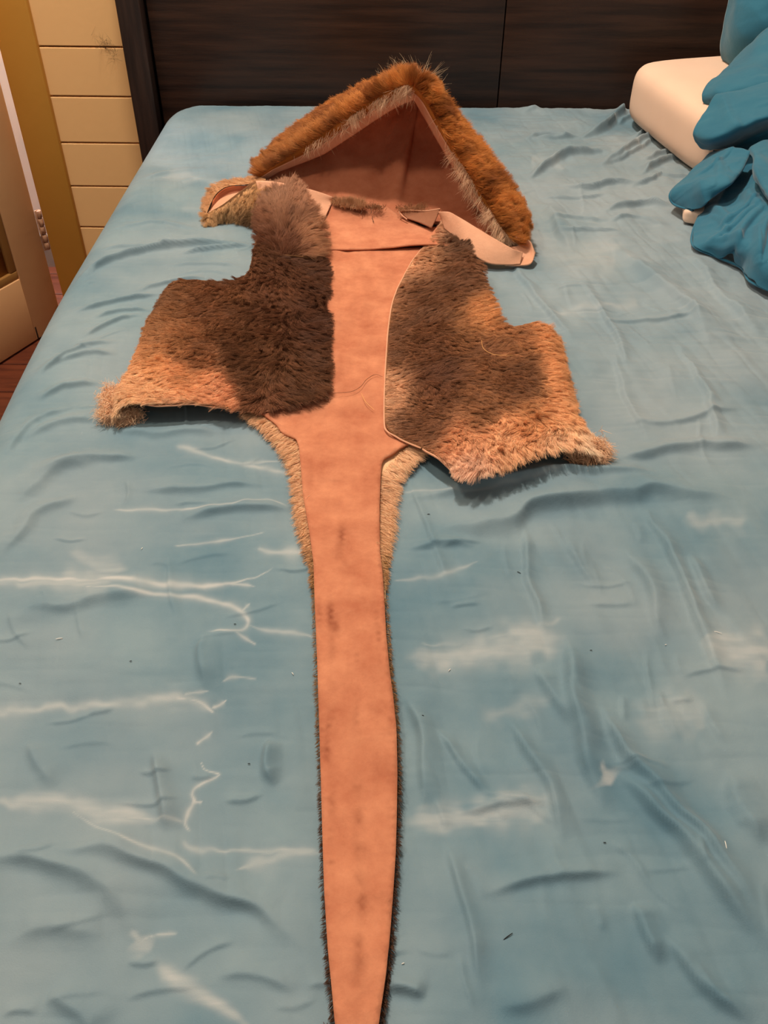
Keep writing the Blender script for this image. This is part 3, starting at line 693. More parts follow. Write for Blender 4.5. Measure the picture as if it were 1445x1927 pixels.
def fill(name, outline, zfun, step=0.006, z_out=0.02, smooth_n=3):
    """triangulated sheet inside a pixel outline laid at z_out; zfun(x, y, u, v) gives the height"""
    pl_ = [tuple(P(u, v, z_out))[:2] for u, v in outline]
    # resample the outline finely
    pts = np.array(pl_ + [pl_[0]]); out = []
    for a, b_ in zip(pts[:-1], pts[1:]):
        n = max(1, int(np.linalg.norm(b_ - a) / step))
        out += [a + (b_ - a) * k / n for k in range(n)]
    out = np.array(out)
    for _ in range(smooth_n):
        out = 0.5 * out + 0.25 * (np.roll(out, 1, 0) + np.roll(out, -1, 0))
    mn, mx = out.min(0), out.max(0)
    gx, gy = np.meshgrid(np.arange(mn[0], mx[0], step), np.arange(mn[1], mx[1], step * 0.87))
    gx = gx + (np.arange(gx.shape[0]) % 2)[:, None] * step / 2
    gx, gy = gx.ravel(), gy.ravel()
    ins = np.zeros(len(gx), bool)
    for a, b_ in zip(out, np.roll(out, -1, 0)):
        cr = (a[1] > gy) != (b_[1] > gy)
        with np.errstate(divide='ignore', invalid='ignore'):
            xi = (b_[0] - a[0]) * (gy - a[1]) / (b_[1] - a[1]) + a[0]
        ins ^= cr & (gx < xi)
    gx, gy = gx[ins], gy[ins]
    d, _, _ = poly_dist(gx, gy, np.vstack([out, out[:1]]))
    k = d > step * 0.5
    vv = [Vector(q) for q in out] + [Vector(q) for q in zip(gx[k], gy[k])]
    ne = len(out)
    r = delaunay_2d_cdt(vv, [(i, (i + 1) % ne) for i in range(ne)], [], 1, 1e-6)
    xy = np.array([tuple(q) for q in r[0]])
    px = to_px(np.column_stack([xy, np.full(len(xy), MT + z_out)]))
    z = zfun(xy[:, 0], xy[:, 1], px[:, 0], px[:, 1])
    me = mesh_from(name, np.column_stack([xy, MT + z]), r[2])
    bm = bmesh.new(); bm.from_mesh(me); bmesh.ops.recalc_face_normals(bm, faces=bm.faces)
    if sum(f.normal.z for f in bm.faces) < 0: bmesh.ops.reverse_faces(bm, faces=bm.faces)
    bm.to_mesh(me); bm.free()
    return me, px, out
def thick(o, t, off=-1):
    s = o.modifiers.new('thick', 'SOLIDIFY'); s.thickness = t; s.offset = off
    return o

# ---- back panel and tail, leather side up
tailR = [(775, 832), (757, 840), (736, 855), (722, 860), (718, 872), (716, 900), (714, 960), (715, 1040), (720, 1080), (727, 1200), (733, 1260), (740, 1310), (746, 1370), (748, 1450), (747, 1520), (745, 1600), (740, 1680), (733, 1770), (724, 1850), (713, 1927), (700, 2010), (684, 2090), (666, 2130)]
tailL = [(650, 2090), (639, 2010), (630, 1927), (624, 1860), (617, 1790), (610, 1680), (606, 1560), (603, 1450), (600, 1350), (597, 1250), (592, 1130), (590, 1060), (583, 1010), (575, 960), (570, 930), (566, 880), (562, 840), (557, 824), (540, 819), (527, 811), (522, 800)]
outline = [(596, 466), (700, 466), (800, 462), (880, 500), (905, 560), (930, 612), (1020, 640), (1040, 700), (1055, 780), (960, 810), (860, 812)] + tailR + tailL + \
          [(490, 775), (440, 755), (300, 750), (262, 735), (290, 640), (330, 560), (420, 552), (480, 525), (500, 470)]
def z_back(x, y, u, v):
    return 0.013 + 0.0015 * fbm(nA, x * 14, y * 14, 2) + 0.0018 * np.exp(-((u - 650) / 70.0) ** 2) * fbm(nB, x * 34, y * 26, 2) * smooth01((820 - v) / 60) + \
        0.35 * np.clip(sheet_h(x, y), -0.004, 0.008) - 0.006 * smooth01((v - 1900) / 200)
me, px, _ = fill('back_panel', outline, z_back, step=0.0042, z_out=0.013, smooth_n=1)
stain = np.zeros(len(px))
for (u, v, ru, rv, s) in [(645, 1012, 9, 22, .75), (640, 1040, 16, 36, .3), (622, 1160, 6, 24, .9), (630, 1182, 8, 14, .7), (600, 1160, 3.5, 20, .7), (637, 1190, 4, 12, .6), (625, 1215, 8, 30, .35),
                          (708, 1170, 3, 22, .4), (713, 1198, 3, 16, .5), (714, 1255, 3, 14, .45), (672, 1240, 3, 10, .4), (618, 1375, 5, 26, .85), (615, 1410, 5, 20, .7), (736, 1358, 5, 20, .6), (735, 1385, 4, 12, .4),
                          (670, 1340, 6, 30, .35), (672, 1390, 8, 14, .45), (623, 1510, 5, 20, .5), (624, 1570, 5, 14, .35), (672, 1480, 10, 26, .4), (676, 1545, 11, 30, .5), (678, 1600, 13, 26, .45), (676, 1655, 12, 24, .4),
                          (680, 1700, 12, 22, .65), (678, 1730, 7, 20, .5), (676, 1775, 8, 30, .55), (675, 1810, 11, 24, .5), (668, 1870, 12, 50, .35), (735, 1540, 3, 60, .25), (624, 1625, 3, 6, .5), (612, 1650, 3, 90, .2),
                          (585, 900, 6, 40, .15), (640, 905, 30, 3, .2), (690, 750, 40, 20, .08), (650, 640, 20, 50, .1), (610, 770, 30, 12, .12), (700, 900, 25, 60, .12)]:
    e = np.exp(-(((px[:, 0] - u) / ru) ** 2 + ((px[:, 1] - v) / rv) ** 2))
    stain = np.maximum(stain, s * e * np.clip(0.8 + 0.7 * fbm(nC, px[:, 0] / 7.3, px[:, 1] / 19.7, 2), 0, 1.3))
attr_f(me, 'stain', np.clip(stain + 0.10 * np.clip(fbm(nD, px[:, 0] / 9, px[:, 1] / 60, 3), 0, 1) + 0.08 * np.clip(fbm(nE, px[:, 0] / 30, px[:, 1] / 30, 3), 0, 1), 0, 1) * 0.8)
back = thick(link('back_panel', me, LEATH, hide), 0.0022); back['label'] = 'bare pink leather back panel running down into the tail'

# ---- cream and brown fur showing from beneath the edges of the back and tail
fringeL = [(455, 768), (480, 790), (512, 818), (535, 846), (550, 880), (557, 920), (562, 965), (572, 1020), (584, 1062), (588, 1130), (592, 1250), (595, 1350), (599, 1450), (602, 1560), (606, 1680), (612, 1790), (620, 1870), (632, 1990), (655, 2110)]
fringeR = [(672, 2130), (690, 2090), (706, 2010), (719, 1927), (730, 1850), (739, 1770), (745, 1680), (750, 1600), (752, 1520), (753, 1450), (750, 1370), (744, 1310), (738, 1260), (733, 1200), (727, 1085), (731, 1040), (738, 980), (742, 920), (748, 895), (766, 872), (792, 846), (800, 835)]
und = [q for q in fringeL if q[1] < 1070] + [(u + 4, v) for u, v in tailL[::-1] if v > 1100] + [(u - 4, v) for u, v in tailR[::-1] if v > 1100] + [q for q in fringeR if q[1] < 1090] + [(770, 800), (700, 780), (560, 760), (500, 745)]
def z_und(x, y, u, v): return 0.0065 + 0.35 * np.clip(sheet_h(x, y), -0.004, 0.008) - 0.004 * smooth01((v - 1900) / 200)
meu, pxu, outu = fill('fur_underside', und, z_und, step=0.006, z_out=0.008, smooth_n=1)
und_o = thick(link('fur_underside', meu, M_cream, hide), 0.003); und_o['label'] = 'cream and brown fur showing along the edges of the leather tail'
edge = np.array([tuple(P(u, v, 0.012))[:2] for u, v in fringeL + fringeR[:]])
ev = catmull(edge, 4000)
rg = np.random.default_rng(11)
pxe = to_px(np.column_stack([ev, np.full(len(ev), MT + 0.012)]))
T = np.gradient(ev, axis=0); T /= np.linalg.norm(T, axis=1)[:, None] + 1e-9
outn = np.column_stack([-T[:, 1], T[:, 0]])
cx = np.array([P(650, 1200, 0)[0], 0]);
sgn = np.sign(((ev - np.array([P(655, 1300, 0)[0], 0])) * np.array([1, 0]) * outn).sum(1)); outn *= np.where(sgn == 0, 1, sgn)[:, None]
def fringe(name, n, vlo, vhi, inset, length, cfun, seed, lift=0.16, rad=0.00024):
    ok = np.where((pxe[:, 1] > vlo) & (pxe[:, 1] < vhi))[0]
    rg = np.random.default_rng(seed); i = rg.choice(ok, n)
    p = np.column_stack([ev[i] - outn[i] * (rg.random(n) ** 1.0 * inset)[:, None], MT + 0.0065 + rg.uniform(-0.003, 0.003, n)])
    p[:, 2] += 0.35 * np.clip(sheet_h(p[:, 0], p[:, 1]), -0.004, 0.008) - 0.004 * smooth01((pxe[i, 1] - 1900) / 200)
    nr = np.tile([0, 0, 1.0], (n, 1)); fl = np.column_stack([outn[i] * 0.9 + np.column_stack([np.zeros(n), -0.65 * np.ones(n)]), np.zeros(n)])
    L = length(pxe[i, 1]) if callable(length) else length
    return hair(name, hide, p, nr, fl, L, cfun(pxe[i], n, rg), lift=lift, rad=rad, seed=seed, csz=0.006, clump=0.35, wild=0.3)
def c_cream(px_, n, rg):
    k = smooth01((px_[:, 1] - 900) / 220)[:, None]
    a = lin((252, 204, 162)) * 1.3; b2 = lin((190, 142, 94))
    return (a * (1 - k) + b2 * k) * rg.uniform(0.85, 1.15, (n, 1))
def c_brown(px_, n, rg):
    k = smooth01((px_[:, 1] - 1100) / 500)[:, None]
    return lin((170, 126, 78)) * (1 - k) + lin((84, 54, 36)) * k
fringe('edge_fur', 17000, 750, 1100, 0.020, lambda v: 0.013 - 0.006 * smooth01((v - 960) / 130), c_cream, 21)
fringe('edge_fur', 9000, 1040, 2140, 0.006, 0.0042, c_brown, 22, rad=0.00022)

# ---- yoke above the back seam
yoke = [(606, 467), (640, 467), (690, 466), (735, 465), (785, 463), (830, 462), (880, 470), (866, 430), (840, 424), (800, 425), (770, 412), (745, 400), (728, 392), (700, 388), (660, 386), (628, 384), (618, 396), (606, 422), (590, 440)]
def z_yoke(x, y, u, v):
    return 0.016 + 0.004 * smooth01((v - 440) / 25) * smooth01((u - 690) / 90) + 0.0012 * fbm(nB, x * 20, y * 20, 2) + 0.010 * smooth01((410 - v) / 30)
mey, pxy, _ = fill('yoke_panel', yoke, z_yoke, step=0.0045, z_out=0.018, smooth_n=1)
attr_f(mey, 'stain', 0.35 * np.exp(-(((pxy[:, 0] - 650) / 50) ** 2 + ((pxy[:, 1] - 395) / 18) ** 2)))
yk = thick(link('yoke_panel', mey, LEATH, hide), 0.002)

# ---- front panels, fur side up, folded over from the sides
def front_panel(name, outline, foldpix, innerpix, ctrl, nh, hl, flow_ctrl, seed, label, zlow=0.017, ztop=0.030, tuck=None):
    fold = np.array([tuple(P(u, v, 0.02))[:2] for u, v in foldpix]); inner = np.array([tuple(P(u, v, 0.02))[:2] for u, v in innerpix])
    def zf(x, y, u, v):
        df = poly_dist(x, y, fold)[0]; di = poly_dist(x, y, inner)[0]
        k = smooth01(di / 0.10); lay = zlow + (ztop - zlow) * k
        r = 0.024
        q = np.clip(df / r, 0, 1); drop = (1 - np.sqrt(np.clip(1 - (1 - q) ** 2, 0, 1)))
        return lay - drop * (lay - 0.006) + 0.003 * fbm(nA, x * 18 + seed, y * 18, 3)
    me, px, out = fill(name, outline, zf, step=0.0055, z_out=0.024, smooth_n=3)
    o = thick(link(name, me, M_pelt, hide), 0.003); o['label'] = label
    p, nr = scatter(me, nh, seed=seed)
    pp = to_px(p)
    cc_ = rbf_big(pp, ctrl, 30); k_ = cc_[:, :1] / 255.0
    cc_ = cc_ * np.hstack([1 - 0.02 * k_, 1 + 0.04 * k_, 1 + 0.16 * k_])
    cols = lin(cc_) * FUR_GAIN; cols = cols * (0.85 + 0.9 * smooth01((cols[:, :1] - 0.25) / 0.6))
    cols = cols * (1 + 0.13 * fbm(nD, p[:, 0] * 60, p[:, 1] * 60, 2))[:, None]
    fl = rbf_big(pp, flow_ctrl, 60)
    fl = np.column_stack([fl[:, 0], -fl[:, 1], np.zeros(len(fl))])
    sw = 0.7 * fbm(nE, p[:, 0] * 22 + seed, p[:, 1] * 22, 2)
    c_, s_ = np.cos(sw), np.sin(sw)
    fl = np.column_stack([fl[:, 0] * c_ - fl[:, 1] * s_, fl[:, 0] * s_ + fl[:, 1] * c_, fl[:, 2]])
    hair('fur', hide, p, nr, fl, hl(pp), cols, lift=0.30, seed=seed, clump=0.35, csz=0.005, wild=0.24, rad=0.00024)
    return zf, me
Lout = [(484, 440), (476, 490), (468, 519), (436, 538), (401, 538), (374, 534), (346, 534), (313, 543), (288, 582), (266, 628), (240, 694), (222, 722), (210, 746), (214, 778), (245, 764), (284, 768), (336, 768), (405, 764), (491, 761), (543, 752), (588, 740), (614, 728), (614, 700), (613, 631), (614, 562), (613, 507), (604, 462), (600, 440)]
Lfold = [(313, 543), (288, 582), (266, 628), (240, 694), (222, 722), (210, 746), (214, 778)]
Linner = [(606, 440), (614, 562), (614, 700), (617, 738), (560, 756), (500, 768)]
Lc = [(560, 480, (92, 55, 35)), (500, 560, (108, 66, 43)), (590, 600, (88, 52, 34)), (590, 720, (104, 64, 40)), (400, 580, (128, 80, 50)), (320, 560, (134, 88, 54)), (300, 620, (154, 104, 64)), (290, 680, (168, 116, 72)), (380, 660, (136, 86, 53)), (450, 650, (102, 63, 39)),
      (480, 710, (108, 68, 43)), (350, 720, (166, 113, 71)), (250, 718, (206, 152, 104)), (300, 738, (222, 166, 116)), (400, 748, (212, 152, 106)), (270, 730, (218, 163, 113)), (230, 750, (228, 174, 124)), (340, 752, (220, 160, 112)), (420, 752, (196, 136, 95)), (500, 752, (124, 78, 52)), (560, 745, (96, 60, 38)), (215, 770, (228, 182, 134)), (440, 560, (118, 74, 46)), (340, 640, (150, 100, 62))]
Lflow = [(590, 500, (0.8, 0.5)), (600, 650, (0.8, 0.6)), (500, 560, (0.2, 0.9)), (400, 580, (-0.5, 0.8)), (300, 600, (-0.8, 0.4)), (260, 690, (-0.9, 0.3)), (350, 740, (-0.9, 0.3)), (450, 740, (-0.8, 0.5)), (560, 740, (0.2, 0.9)), (480, 650, (-0.4, 0.8)), (230, 760, (-0.7, 0.6))]
lp, lme = front_panel('front_panel', Lout, Lfold, Linner, Lc, 130000, lambda q: 0.015 + 0.005 * smooth01((q[:, 1] - 700) / 60), Lflow, 31, 'dark brown fur front panel fading to cream at its lower outer corner')
Rout = [(832, 403), (808, 437), (784, 472), (757, 517), (741, 555), (732, 605), (728, 657), (725, 709), (724, 778), (729, 800), (750, 813), (794, 836), (818, 855), (839, 876), (857, 897), (893, 908), (938, 884), (985, 868), (1040, 852), (1075, 846), (1120, 848), (1114, 818), (1088, 781), (1076, 743), (1064, 691), (1054, 645), (1046, 623), (1024, 612), (998, 614), (974, 621), (950, 624), (932, 603), (923, 574), (910, 536), (906, 503), (886, 484), (874, 449), (869, 420), (856, 411)]
Rfold = [(1120, 848), (1114, 818), (1088, 781), (1076, 743), (1064, 691), (1054, 645), (1046, 623), (1024, 612)]
Rinner = [(832, 403), (784, 472), (741, 555), (728, 657), (724, 778), (729, 800), (780, 828)]
Rc = [(832, 420, (186, 140, 102)), (800, 480, (160, 114, 78)), (856, 450, (104, 68, 45)), (780, 560, (114, 71, 44)), (850, 540, (118, 74, 46)), (900, 580, (170, 115, 68)), (880, 520, (124, 80, 52)), (738, 650, (124, 79, 50)), (732, 730, (168, 122, 86)), (800, 650, (112, 69, 43)), (820, 720, (108, 66, 43)),
      (900, 680, (134, 85, 52)), (960, 650, (150, 98, 60)), (1030, 630, (174, 119, 73)), (1050, 700, (178, 123, 77)), (970, 720, (118, 74, 46)), (900, 770, (138, 90, 56)), (1000, 780, (168, 115, 72)), (1070, 780, (196, 140, 92)), (800, 790, (124, 78, 49)), (860, 820, (172, 118, 79)), (950, 830, (222, 162, 112)), (1060, 830, (234, 177, 127)),
      (880, 885, (230, 176, 136)), (1110, 845, (238, 194, 149)), (770, 500, (176, 128, 90)), (745, 560, (150, 102, 68))]
Rflow = [(800, 480, (0.5, 0.5)), (860, 540, (0.9, 0.25)), (760, 650, (0.8, 0.4)), (900, 680, (0.9, 0.4)), (1040, 640, (0.8, -0.2)), (1060, 740, (0.9, 0.4)), (900, 780, (0.8, 0.6)), (900, 870, (0.1, 1.0)), (960, 850, (-0.5, 0.9)), (1060, 830, (-0.2, 1.0)), (1110, 845, (0.6, 0.8)), (780, 780, (0.7, 0.6)), (920, 600, (0.8, 0.4))]
rp_, rme = front_panel('front_panel', Rout, Rfold, Rinner, Rc, 170000, lambda q: 0.013 + 0.009 * smooth01((q[:, 1] - 800) / 60), Rflow, 32, 'brown fur front panel with a golden outer half and cream lower hem')
# bare cut edges of the hides
def edge_on(zf, pix):
    c = catmull([tuple(P(u, v, 0.024))[:2] for u, v in pix], 40); px_ = to_px(np.column_stack([c, np.full(len(c), MT + 0.024)]))
    return [(x, y, MT + z - 0.0016) for x, y, z in zip(c[:, 0], c[:, 1], zf(c[:, 0], c[:, 1], px_[:, 0], px_[:, 1]))]
tube('cut_edge', edge_on(rp_, [(u - 1, v) for u, v in Rout[:12]]), 0.0011, LEATH_PALE, hide)
tube('cut_edge', edge_on(rp_, [(857, 898), (839, 877), (818, 856), (796, 838)]), 0.0014, LEATH_PALE, hide)
tube('cut_edge', edge_on(lp, [(250, 765), (284, 769), (336, 769), (405, 765), (491, 762), (543, 753), (588, 741), (612, 729)]), 0.0010, LEATH_PALE, hide)
# fur wrapping the folded corners
def corner_fur(pix, n, seed, fl):
    c = catmull([tuple(P(*q)) for q in pix], 400); rg = np.random.default_rng(seed); i = rg.integers(0, 400, n)
    p = c[i] + rg.normal(0, 0.006, (n, 3)) * np.array([1, 1, 0.8]); p[:, 2] = np.maximum(p[:, 2], MT + 0.004)
    nr = np.tile(np.array(fl, float) * 0.7 + np.array([0, -0.2, 0.3]), (n, 1)); nr /= np.linalg.norm(nr, axis=1)[:, None]
    return hair('fur', hide, p, nr, np.tile(np.array(fl, float), (n, 1)), 0.014, np.tile(lin((252, 204, 164)) * 1.25, (n, 1)), seed=seed, csz=0.007, wild=0.5)
corner_fur([(216, 735, .018), (212, 755, .016), (214, 775, .012), (232, 782, .008), (255, 780, .006)], 7000, 41, (-0.5, -0.8, 0.0))
corner_fur([(1118, 835, .018), (1122, 850, .014), (1105, 856, .010), (1080, 858, .008)], 6000, 42, (0.4, -0.8, 0.0))

# ---- shoulder strap with longer grey-brown fur
Sout = [(488, 375), (505, 358), (540, 350), (562, 358), (580, 390), (598, 420), (604, 440), (600, 462), (540, 470), (486, 458), (484, 410)]
def z_s(x, y, u, v):
    return 0.030 + 0.020 * smooth01((470 - v) / 70) - 0.010 * smooth01(np.abs(u - 540) / 60) + 0.003 * nA(x * 20, y * 20)
mes, pxs, _ = fill('shoulder_strap', Sout, z_s, step=0.006, z_out=0.04)
so = thick(link('shoulder_strap', mes, M_pelt, hide), 0.003); so['label'] = 'longer grey-brown fur shoulder piece'
p, nr = scatter(mes, 26000, seed=51); pp = to_px(p)
cols = lin(rbf_big(pp, [(520, 370, (128, 92, 70)), (560, 370, (150, 108, 82)), (500, 420, (112, 72, 50)), (540, 410, (118, 80, 58)), (575, 445, (160, 116, 86)), (600, 445, (130, 90, 62)), (500, 455, (98, 58, 38)), (530, 462, (92, 54, 35))], 20)) * 1.7
fl = rbf_big(pp, [(500, 370, (-0.4, -0.8)), (560, 365, (0.3, -0.9)), (495, 420, (-0.8, -0.35)), (540, 415, (0.15, -0.7)), (590, 415, (0.9, -0.2)), (545, 455, (0.4, -0.5)), (600, 450, (0.9, 0.1)), (492, 455, (-0.8, -0.1))], 30)
hair('fur', hide, p, nr, np.column_stack([fl[:, 0], -fl[:, 1], np.zeros(len(fl))]), 0.024, cols, lift=0.40, seed=51, csz=0.007, wild=0.28, clump=0.35, rad=0.00024)

# ---- hood
rim_px = [(486, 332, 1.585), (556, 287, 1.575), (634, 235, 1.56), (706, 186, 1.54), (748, 163, 1.53), (776, 156, 1.525), (803, 176, 1.515), (830, 222, 1.50), (866, 284, 1.475), (903, 345, 1.44), (936, 398, 1.40), (962, 440, 1.365), (978, 458, 1.35)]
NS = 150
RIM = catmull([tuple(PY(*q)) for q in rim_px], NS); RIM[:, 2] = np.maximum(RIM[:, 2], MT + 0.012)
base = catmull([(-0.235, 1.63, MT + 0.006), (-0.25, 1.72, MT + 0.006), (-0.20, 1.82, MT + 0.006), (-0.08, 1.89, MT + 0.006), (0.05, 1.90, MT + 0.006), (0.15, 1.83, MT + 0.006), (0.205, 1.68, MT + 0.006), (0.225, 1.52, MT + 0.006), (0.225, 1.39, MT + 0.006)], NS)
feetL, feetR, apex = RIM[0], RIM[-1], RIM[int(NS * 0.42)]
A_ = np.cross(feetR - feetL, apex - feetL); A_ /= np.linalg.norm(A_)
if A_[1] > 0: A_ = -A_
T = np.gradient(RIM, axis=0); T /= np.linalg.norm(T, axis=1)[:, None]
NO = np.cross(T, A_); NO /= np.linalg.norm(NO, axis=1)[:, None]
cen = (feetL + feetR) / 2
if ((RIM - cen) * NO).sum() < 0: NO = -NO
for _ in range(10): NO[1:-1] = 0.5 * NO[1:-1] + 0.25 * (NO[2:] + NO[:-2])
NO /= np.linalg.norm(NO, axis=1)[:, None]
rho = 0.013
sarr = np.linspace(0, 1, NS)
tp = np.clip(np.minimum(sarr, 1 - sarr) / 0.12, 0.25, 1)[:, None]
upv = np.array([0, 0, 1.0])
def bez(a, m_, b_, t): return (1 - t) ** 2 * a + 2 * t * (1 - t) * m_ + t ** 2 * b_
Mo = 0.45 * base + 0.55 * RIM + upv * 0.03 + NO * 0.02
rows = [bez(base, Mo, RIM + NO * rho * tp, t) for t in np.linspace(0, 1, 26)]
nroll = 10
rows += [RIM + rho * tp * (NO * math.cos(f) + A_ * math.sin(f)) for f in np.linspace(0, math.pi, nroll)[1:]]
OUT = np.stack(rows)                                    # (26+9, NS, 3)
hemw = (0.020 + 0.022 * smooth01((sarr - 0.42) / 0.1))[:, None]
HEM = np.stack([RIM - NO * tp * (rho + 0.5 * hemw * k) - A_ * hemw * 0.9 * k for k in np.linspace(0, 1, 8)])
neck = catmull([tuple(P(*q)) for q in ((492, 345, .012), (560, 368, .012), (640, 396, .012), (720, 404, .012), (790, 416, .012), (860, 432, .012), (930, 458, .010), (970, 466, .010))], NS)
deep = base * 0.62 + RIM * 0.38 + upv * 0.035
crease = 2.0 * np.exp(-((sarr - 0.46) / 0.03) ** 2)[:, None]
M1 = 0.45 * HEM[-1] + 0.55 * deep + upv * 0.02 - NO * 0.012 + NO * 0.03 * crease
M2 = 0.75 * deep + 0.25 * neck - upv * 0.035 - NO * 0.012 + NO * 0.02 * crease
def bez3(a, b_, c, d, t): return (1 - t) ** 3 * a + 3 * t * (1 - t) ** 2 * b_ + 3 * t * t * (1 - t) * c + t ** 3 * d
LIN = np.stack([bez3(HEM[-1] + NO * 0.004, M1, M2, neck, t) for t in np.linspace(0, 1, 48)])
for G in (OUT, LIN):
    G[..., 2] = np.maximum(G[..., 2], MT + 0.004)
h_out = link('hood_shell', grid_mesh('hood_shell', OUT), M_orange, hide); h_out['label'] = 'orange fur outside of the hood'
h_hem = thick(link('hood_facing', grid_mesh('hood_facing', HEM), LEATH_PALE, hide), 0.002, 0)
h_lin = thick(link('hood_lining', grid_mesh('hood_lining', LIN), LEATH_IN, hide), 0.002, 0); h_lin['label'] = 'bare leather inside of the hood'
# fur on the hood: orange outside and over the roll, cream on the inner edge
def grid_roots(G, n, seed, r0, r1, s0=0.0, s1=1.0):
    rg = np.random.default_rng(seed); nr_, nc = G.shape[:2]
    a = rg.uniform(r0, r1, n); s = rg.uniform(s0, s1, n) * (nc - 1)
    i = np.minimum(a.astype(int), nr_ - 2); j = np.minimum(s.astype(int), nc - 2); fa = (a - i)[:, None]; fs = (s - j)[:, None]
    p = (G[i, j] * (1 - fa) + G[i + 1, j] * fa) * (1 - fs) + (G[i, j + 1] * (1 - fa) + G[i + 1, j + 1] * fa) * fs
    da = G[i + 1, j] - G[i, j]; ds = G[i, j + 1] - G[i, j]
    nr = np.cross(ds, da); nr /= np.linalg.norm(nr, axis=1)[:, None] + 1e-12
    return p, nr, a, s / (nc - 1), da / (np.linalg.norm(da, axis=1)[:, None] + 1e-12), ds / (np.linalg.norm(ds, axis=1)[:, None] + 1e-12)
def orient(p, nr):   # away from the hood's axis
    c = np.array([0.02, 1.62, MT]); d = ((p - c) * nr).sum(1); return nr * np.where(d < 0, -1, 1)[:, None]
rl = nroll - 1
p, nr, a, s, da, ds = grid_roots(OUT, 80000, 61, 12, 25 + rl * 0.62)
jj = np.minimum((s * (NS - 1)).astype(int), NS - 1)
ph = np.clip((a - 25) / rl, 0, 1) * math.pi
nr_roll = NO[jj] * np.cos(ph)[:, None] + A_ * np.sin(ph)[:, None]
nr = np.where((a > 24)[:, None], nr_roll, orient(p, nr))
flow = -da * 0.5 + np.where((s < 0.45)[:, None], -ds, ds) * 0.45 + NO[jj] * 0.3
dk = smooth01((nC(p[:, 0] * 45, p[:, 1] * 45 + p[:, 2] * 30) + 0.3) / 1.0)[:, None]
cols = (lin((190, 122, 58)) * (1 - dk) + lin((140, 80, 34)) * dk) * 1.35
kk = (0.55 * smooth01((0.35 - s) / 0.3) + 0.25 * smooth01((s - 0.8) / 0.2))[:, None]
cols = cols * (1 - kk) + kk * lin((140, 92, 52)) * 1.4
hair('hood_fur', hide, p, nr, flow, 0.024, cols, lift=0.5, seed=61, csz=0.006, wild=0.35, clump=0.3, rad=0.00026)
p, nr, a, s, da, ds = grid_roots(OUT, 16000, 62, 25 + rl * 0.62, 25 + rl)
kp = (0.35 + 0.9 * np.clip(nA(s * 34, a * 0.2), -0.3, 1)) * (np.exp(-((s - 0.27) / 0.14) ** 4) + np.exp(-((s - 0.80) / 0.14) ** 4) + 0.0) > np.random.default_rng(3).random(len(s))
p, nr, a, s, da, ds = (q[kp] for q in (p, nr, a, s, da, ds))
jj = np.minimum((s * (NS - 1)).astype(int), NS - 1); ph = np.clip((a - 25) / rl, 0, 1) * math.pi
nr = NO[jj] * np.cos(ph)[:, None] + A_ * np.sin(ph)[:, None]
cols = np.tile(lin((240, 198, 160)), (len(p), 1)) * 1.15
hair('hood_inner_fur', hide, p, nr, -NO[jj] * 0.9 + np.where((s < 0.45)[:, None], -ds, ds) * 0.4, 0.026, cols, lift=0.45, seed=62, csz=0.004, wild=0.55, clump=0.2, rad=0.00022)
# long pale guard hairs at the peak
p, nr, a, s, da, ds = grid_roots(OUT, 500, 63, 14, 25, 0.36, 0.52)
jj = np.minimum((s * (NS - 1)).astype(int), NS - 1)
hair('guard_hair', hide, p, NO[jj], NO[jj] + da * 0.1, 0.034, np.tile(lin((214, 186, 150)), (len(p), 1)), lift=0.8, seed=63, csz=0.015, wild=0.4, clump=0.3, rad=0.0002)

# ---- collar ends
fr = surf([rowz([(387, 404, .014), (420, 384, .030), (452, 360, .044), (486, 339, .054), (520, 350, .050)]),
           rowz([(386, 411, .010), (424, 396, .020), (455, 385, .026), (486, 380, .030), (520, 392, .030)]),
           rowz([(388, 418, .005), (430, 409, .006), (458, 414, .005), (482, 424, .005), (520, 432, .005)])], 24, 60)
co1 = thick(link('collar_fur_face', grid_mesh('collar_fur_face', fr), M_pelt, hide), 0.003, 0)
p, nr, a, s, da, ds = grid_roots(fr, 15000, 71, 1.5, 22.9)
nr = nr * np.where(nr[:, 1] > 0, -1, 1)[:, None]
mixc = smooth01((a / 23 - 0.45) / 0.5)[:, None] * smooth01((s - 0.25) / 0.4)[:, None]
cols = (lin((200, 158, 112)) * (1 - mixc) + lin((96, 68, 42)) * mixc) * 1.3
hair('fur', hide, p, nr, da * 0.8 - ds * 0.5, 0.017, cols, lift=0.42, seed=71, csz=0.004, wild=0.5, clump=0.25, rad=0.00022)
bowl = surf([rowz([(388, 403, .014), (420, 384, .030), (452, 360, .044), (486, 339, .054), (525, 345, .052)]),
             rowz([(392, 398, .010), (420, 376, .016), (450, 362, .024), (480, 350, .030), (520, 345, .035)]),
             rowz([(398, 386, .012), (416, 364, .018), (440, 355, .024), (470, 348, .032), (515, 342, .040)]),
             rowz([(400, 378, .020), (412, 362, .026), (432, 351, .032), (466, 349, .036), (515, 340, .040)])], 24, 60)
link('collar_lining', grid_mesh('collar_lining', bowl), LEATH_PALE, hide)
bkf = surf([rowz([(388, 404, .014), (399, 378, .021), (411, 361, .027), (431, 350, .033), (466, 347, .037), (500, 340, .04)]),
            rowz([(384, 408, .005), (392, 376, .006), (402, 352, .008), (426, 342, .010), (466, 336, .014), (500, 332, .014)])], 10, 60)
link('collar_back', grid_mesh('collar_back', bkf), M_pelt, hide)
p, nr, a, s, da, ds = grid_roots(bkf, 6000, 72, 0, 8.9)
hair('fur', hide, p, np.tile([-0.5, 0.2, 0.8], (len(p), 1)), np.tile([-0.8, 0.25, 0.1], (len(p), 1)), 0.013, np.tile(lin((196, 150, 108)) * 1.3, (len(p), 1)), seed=72, csz=0.01, wild=0.35)
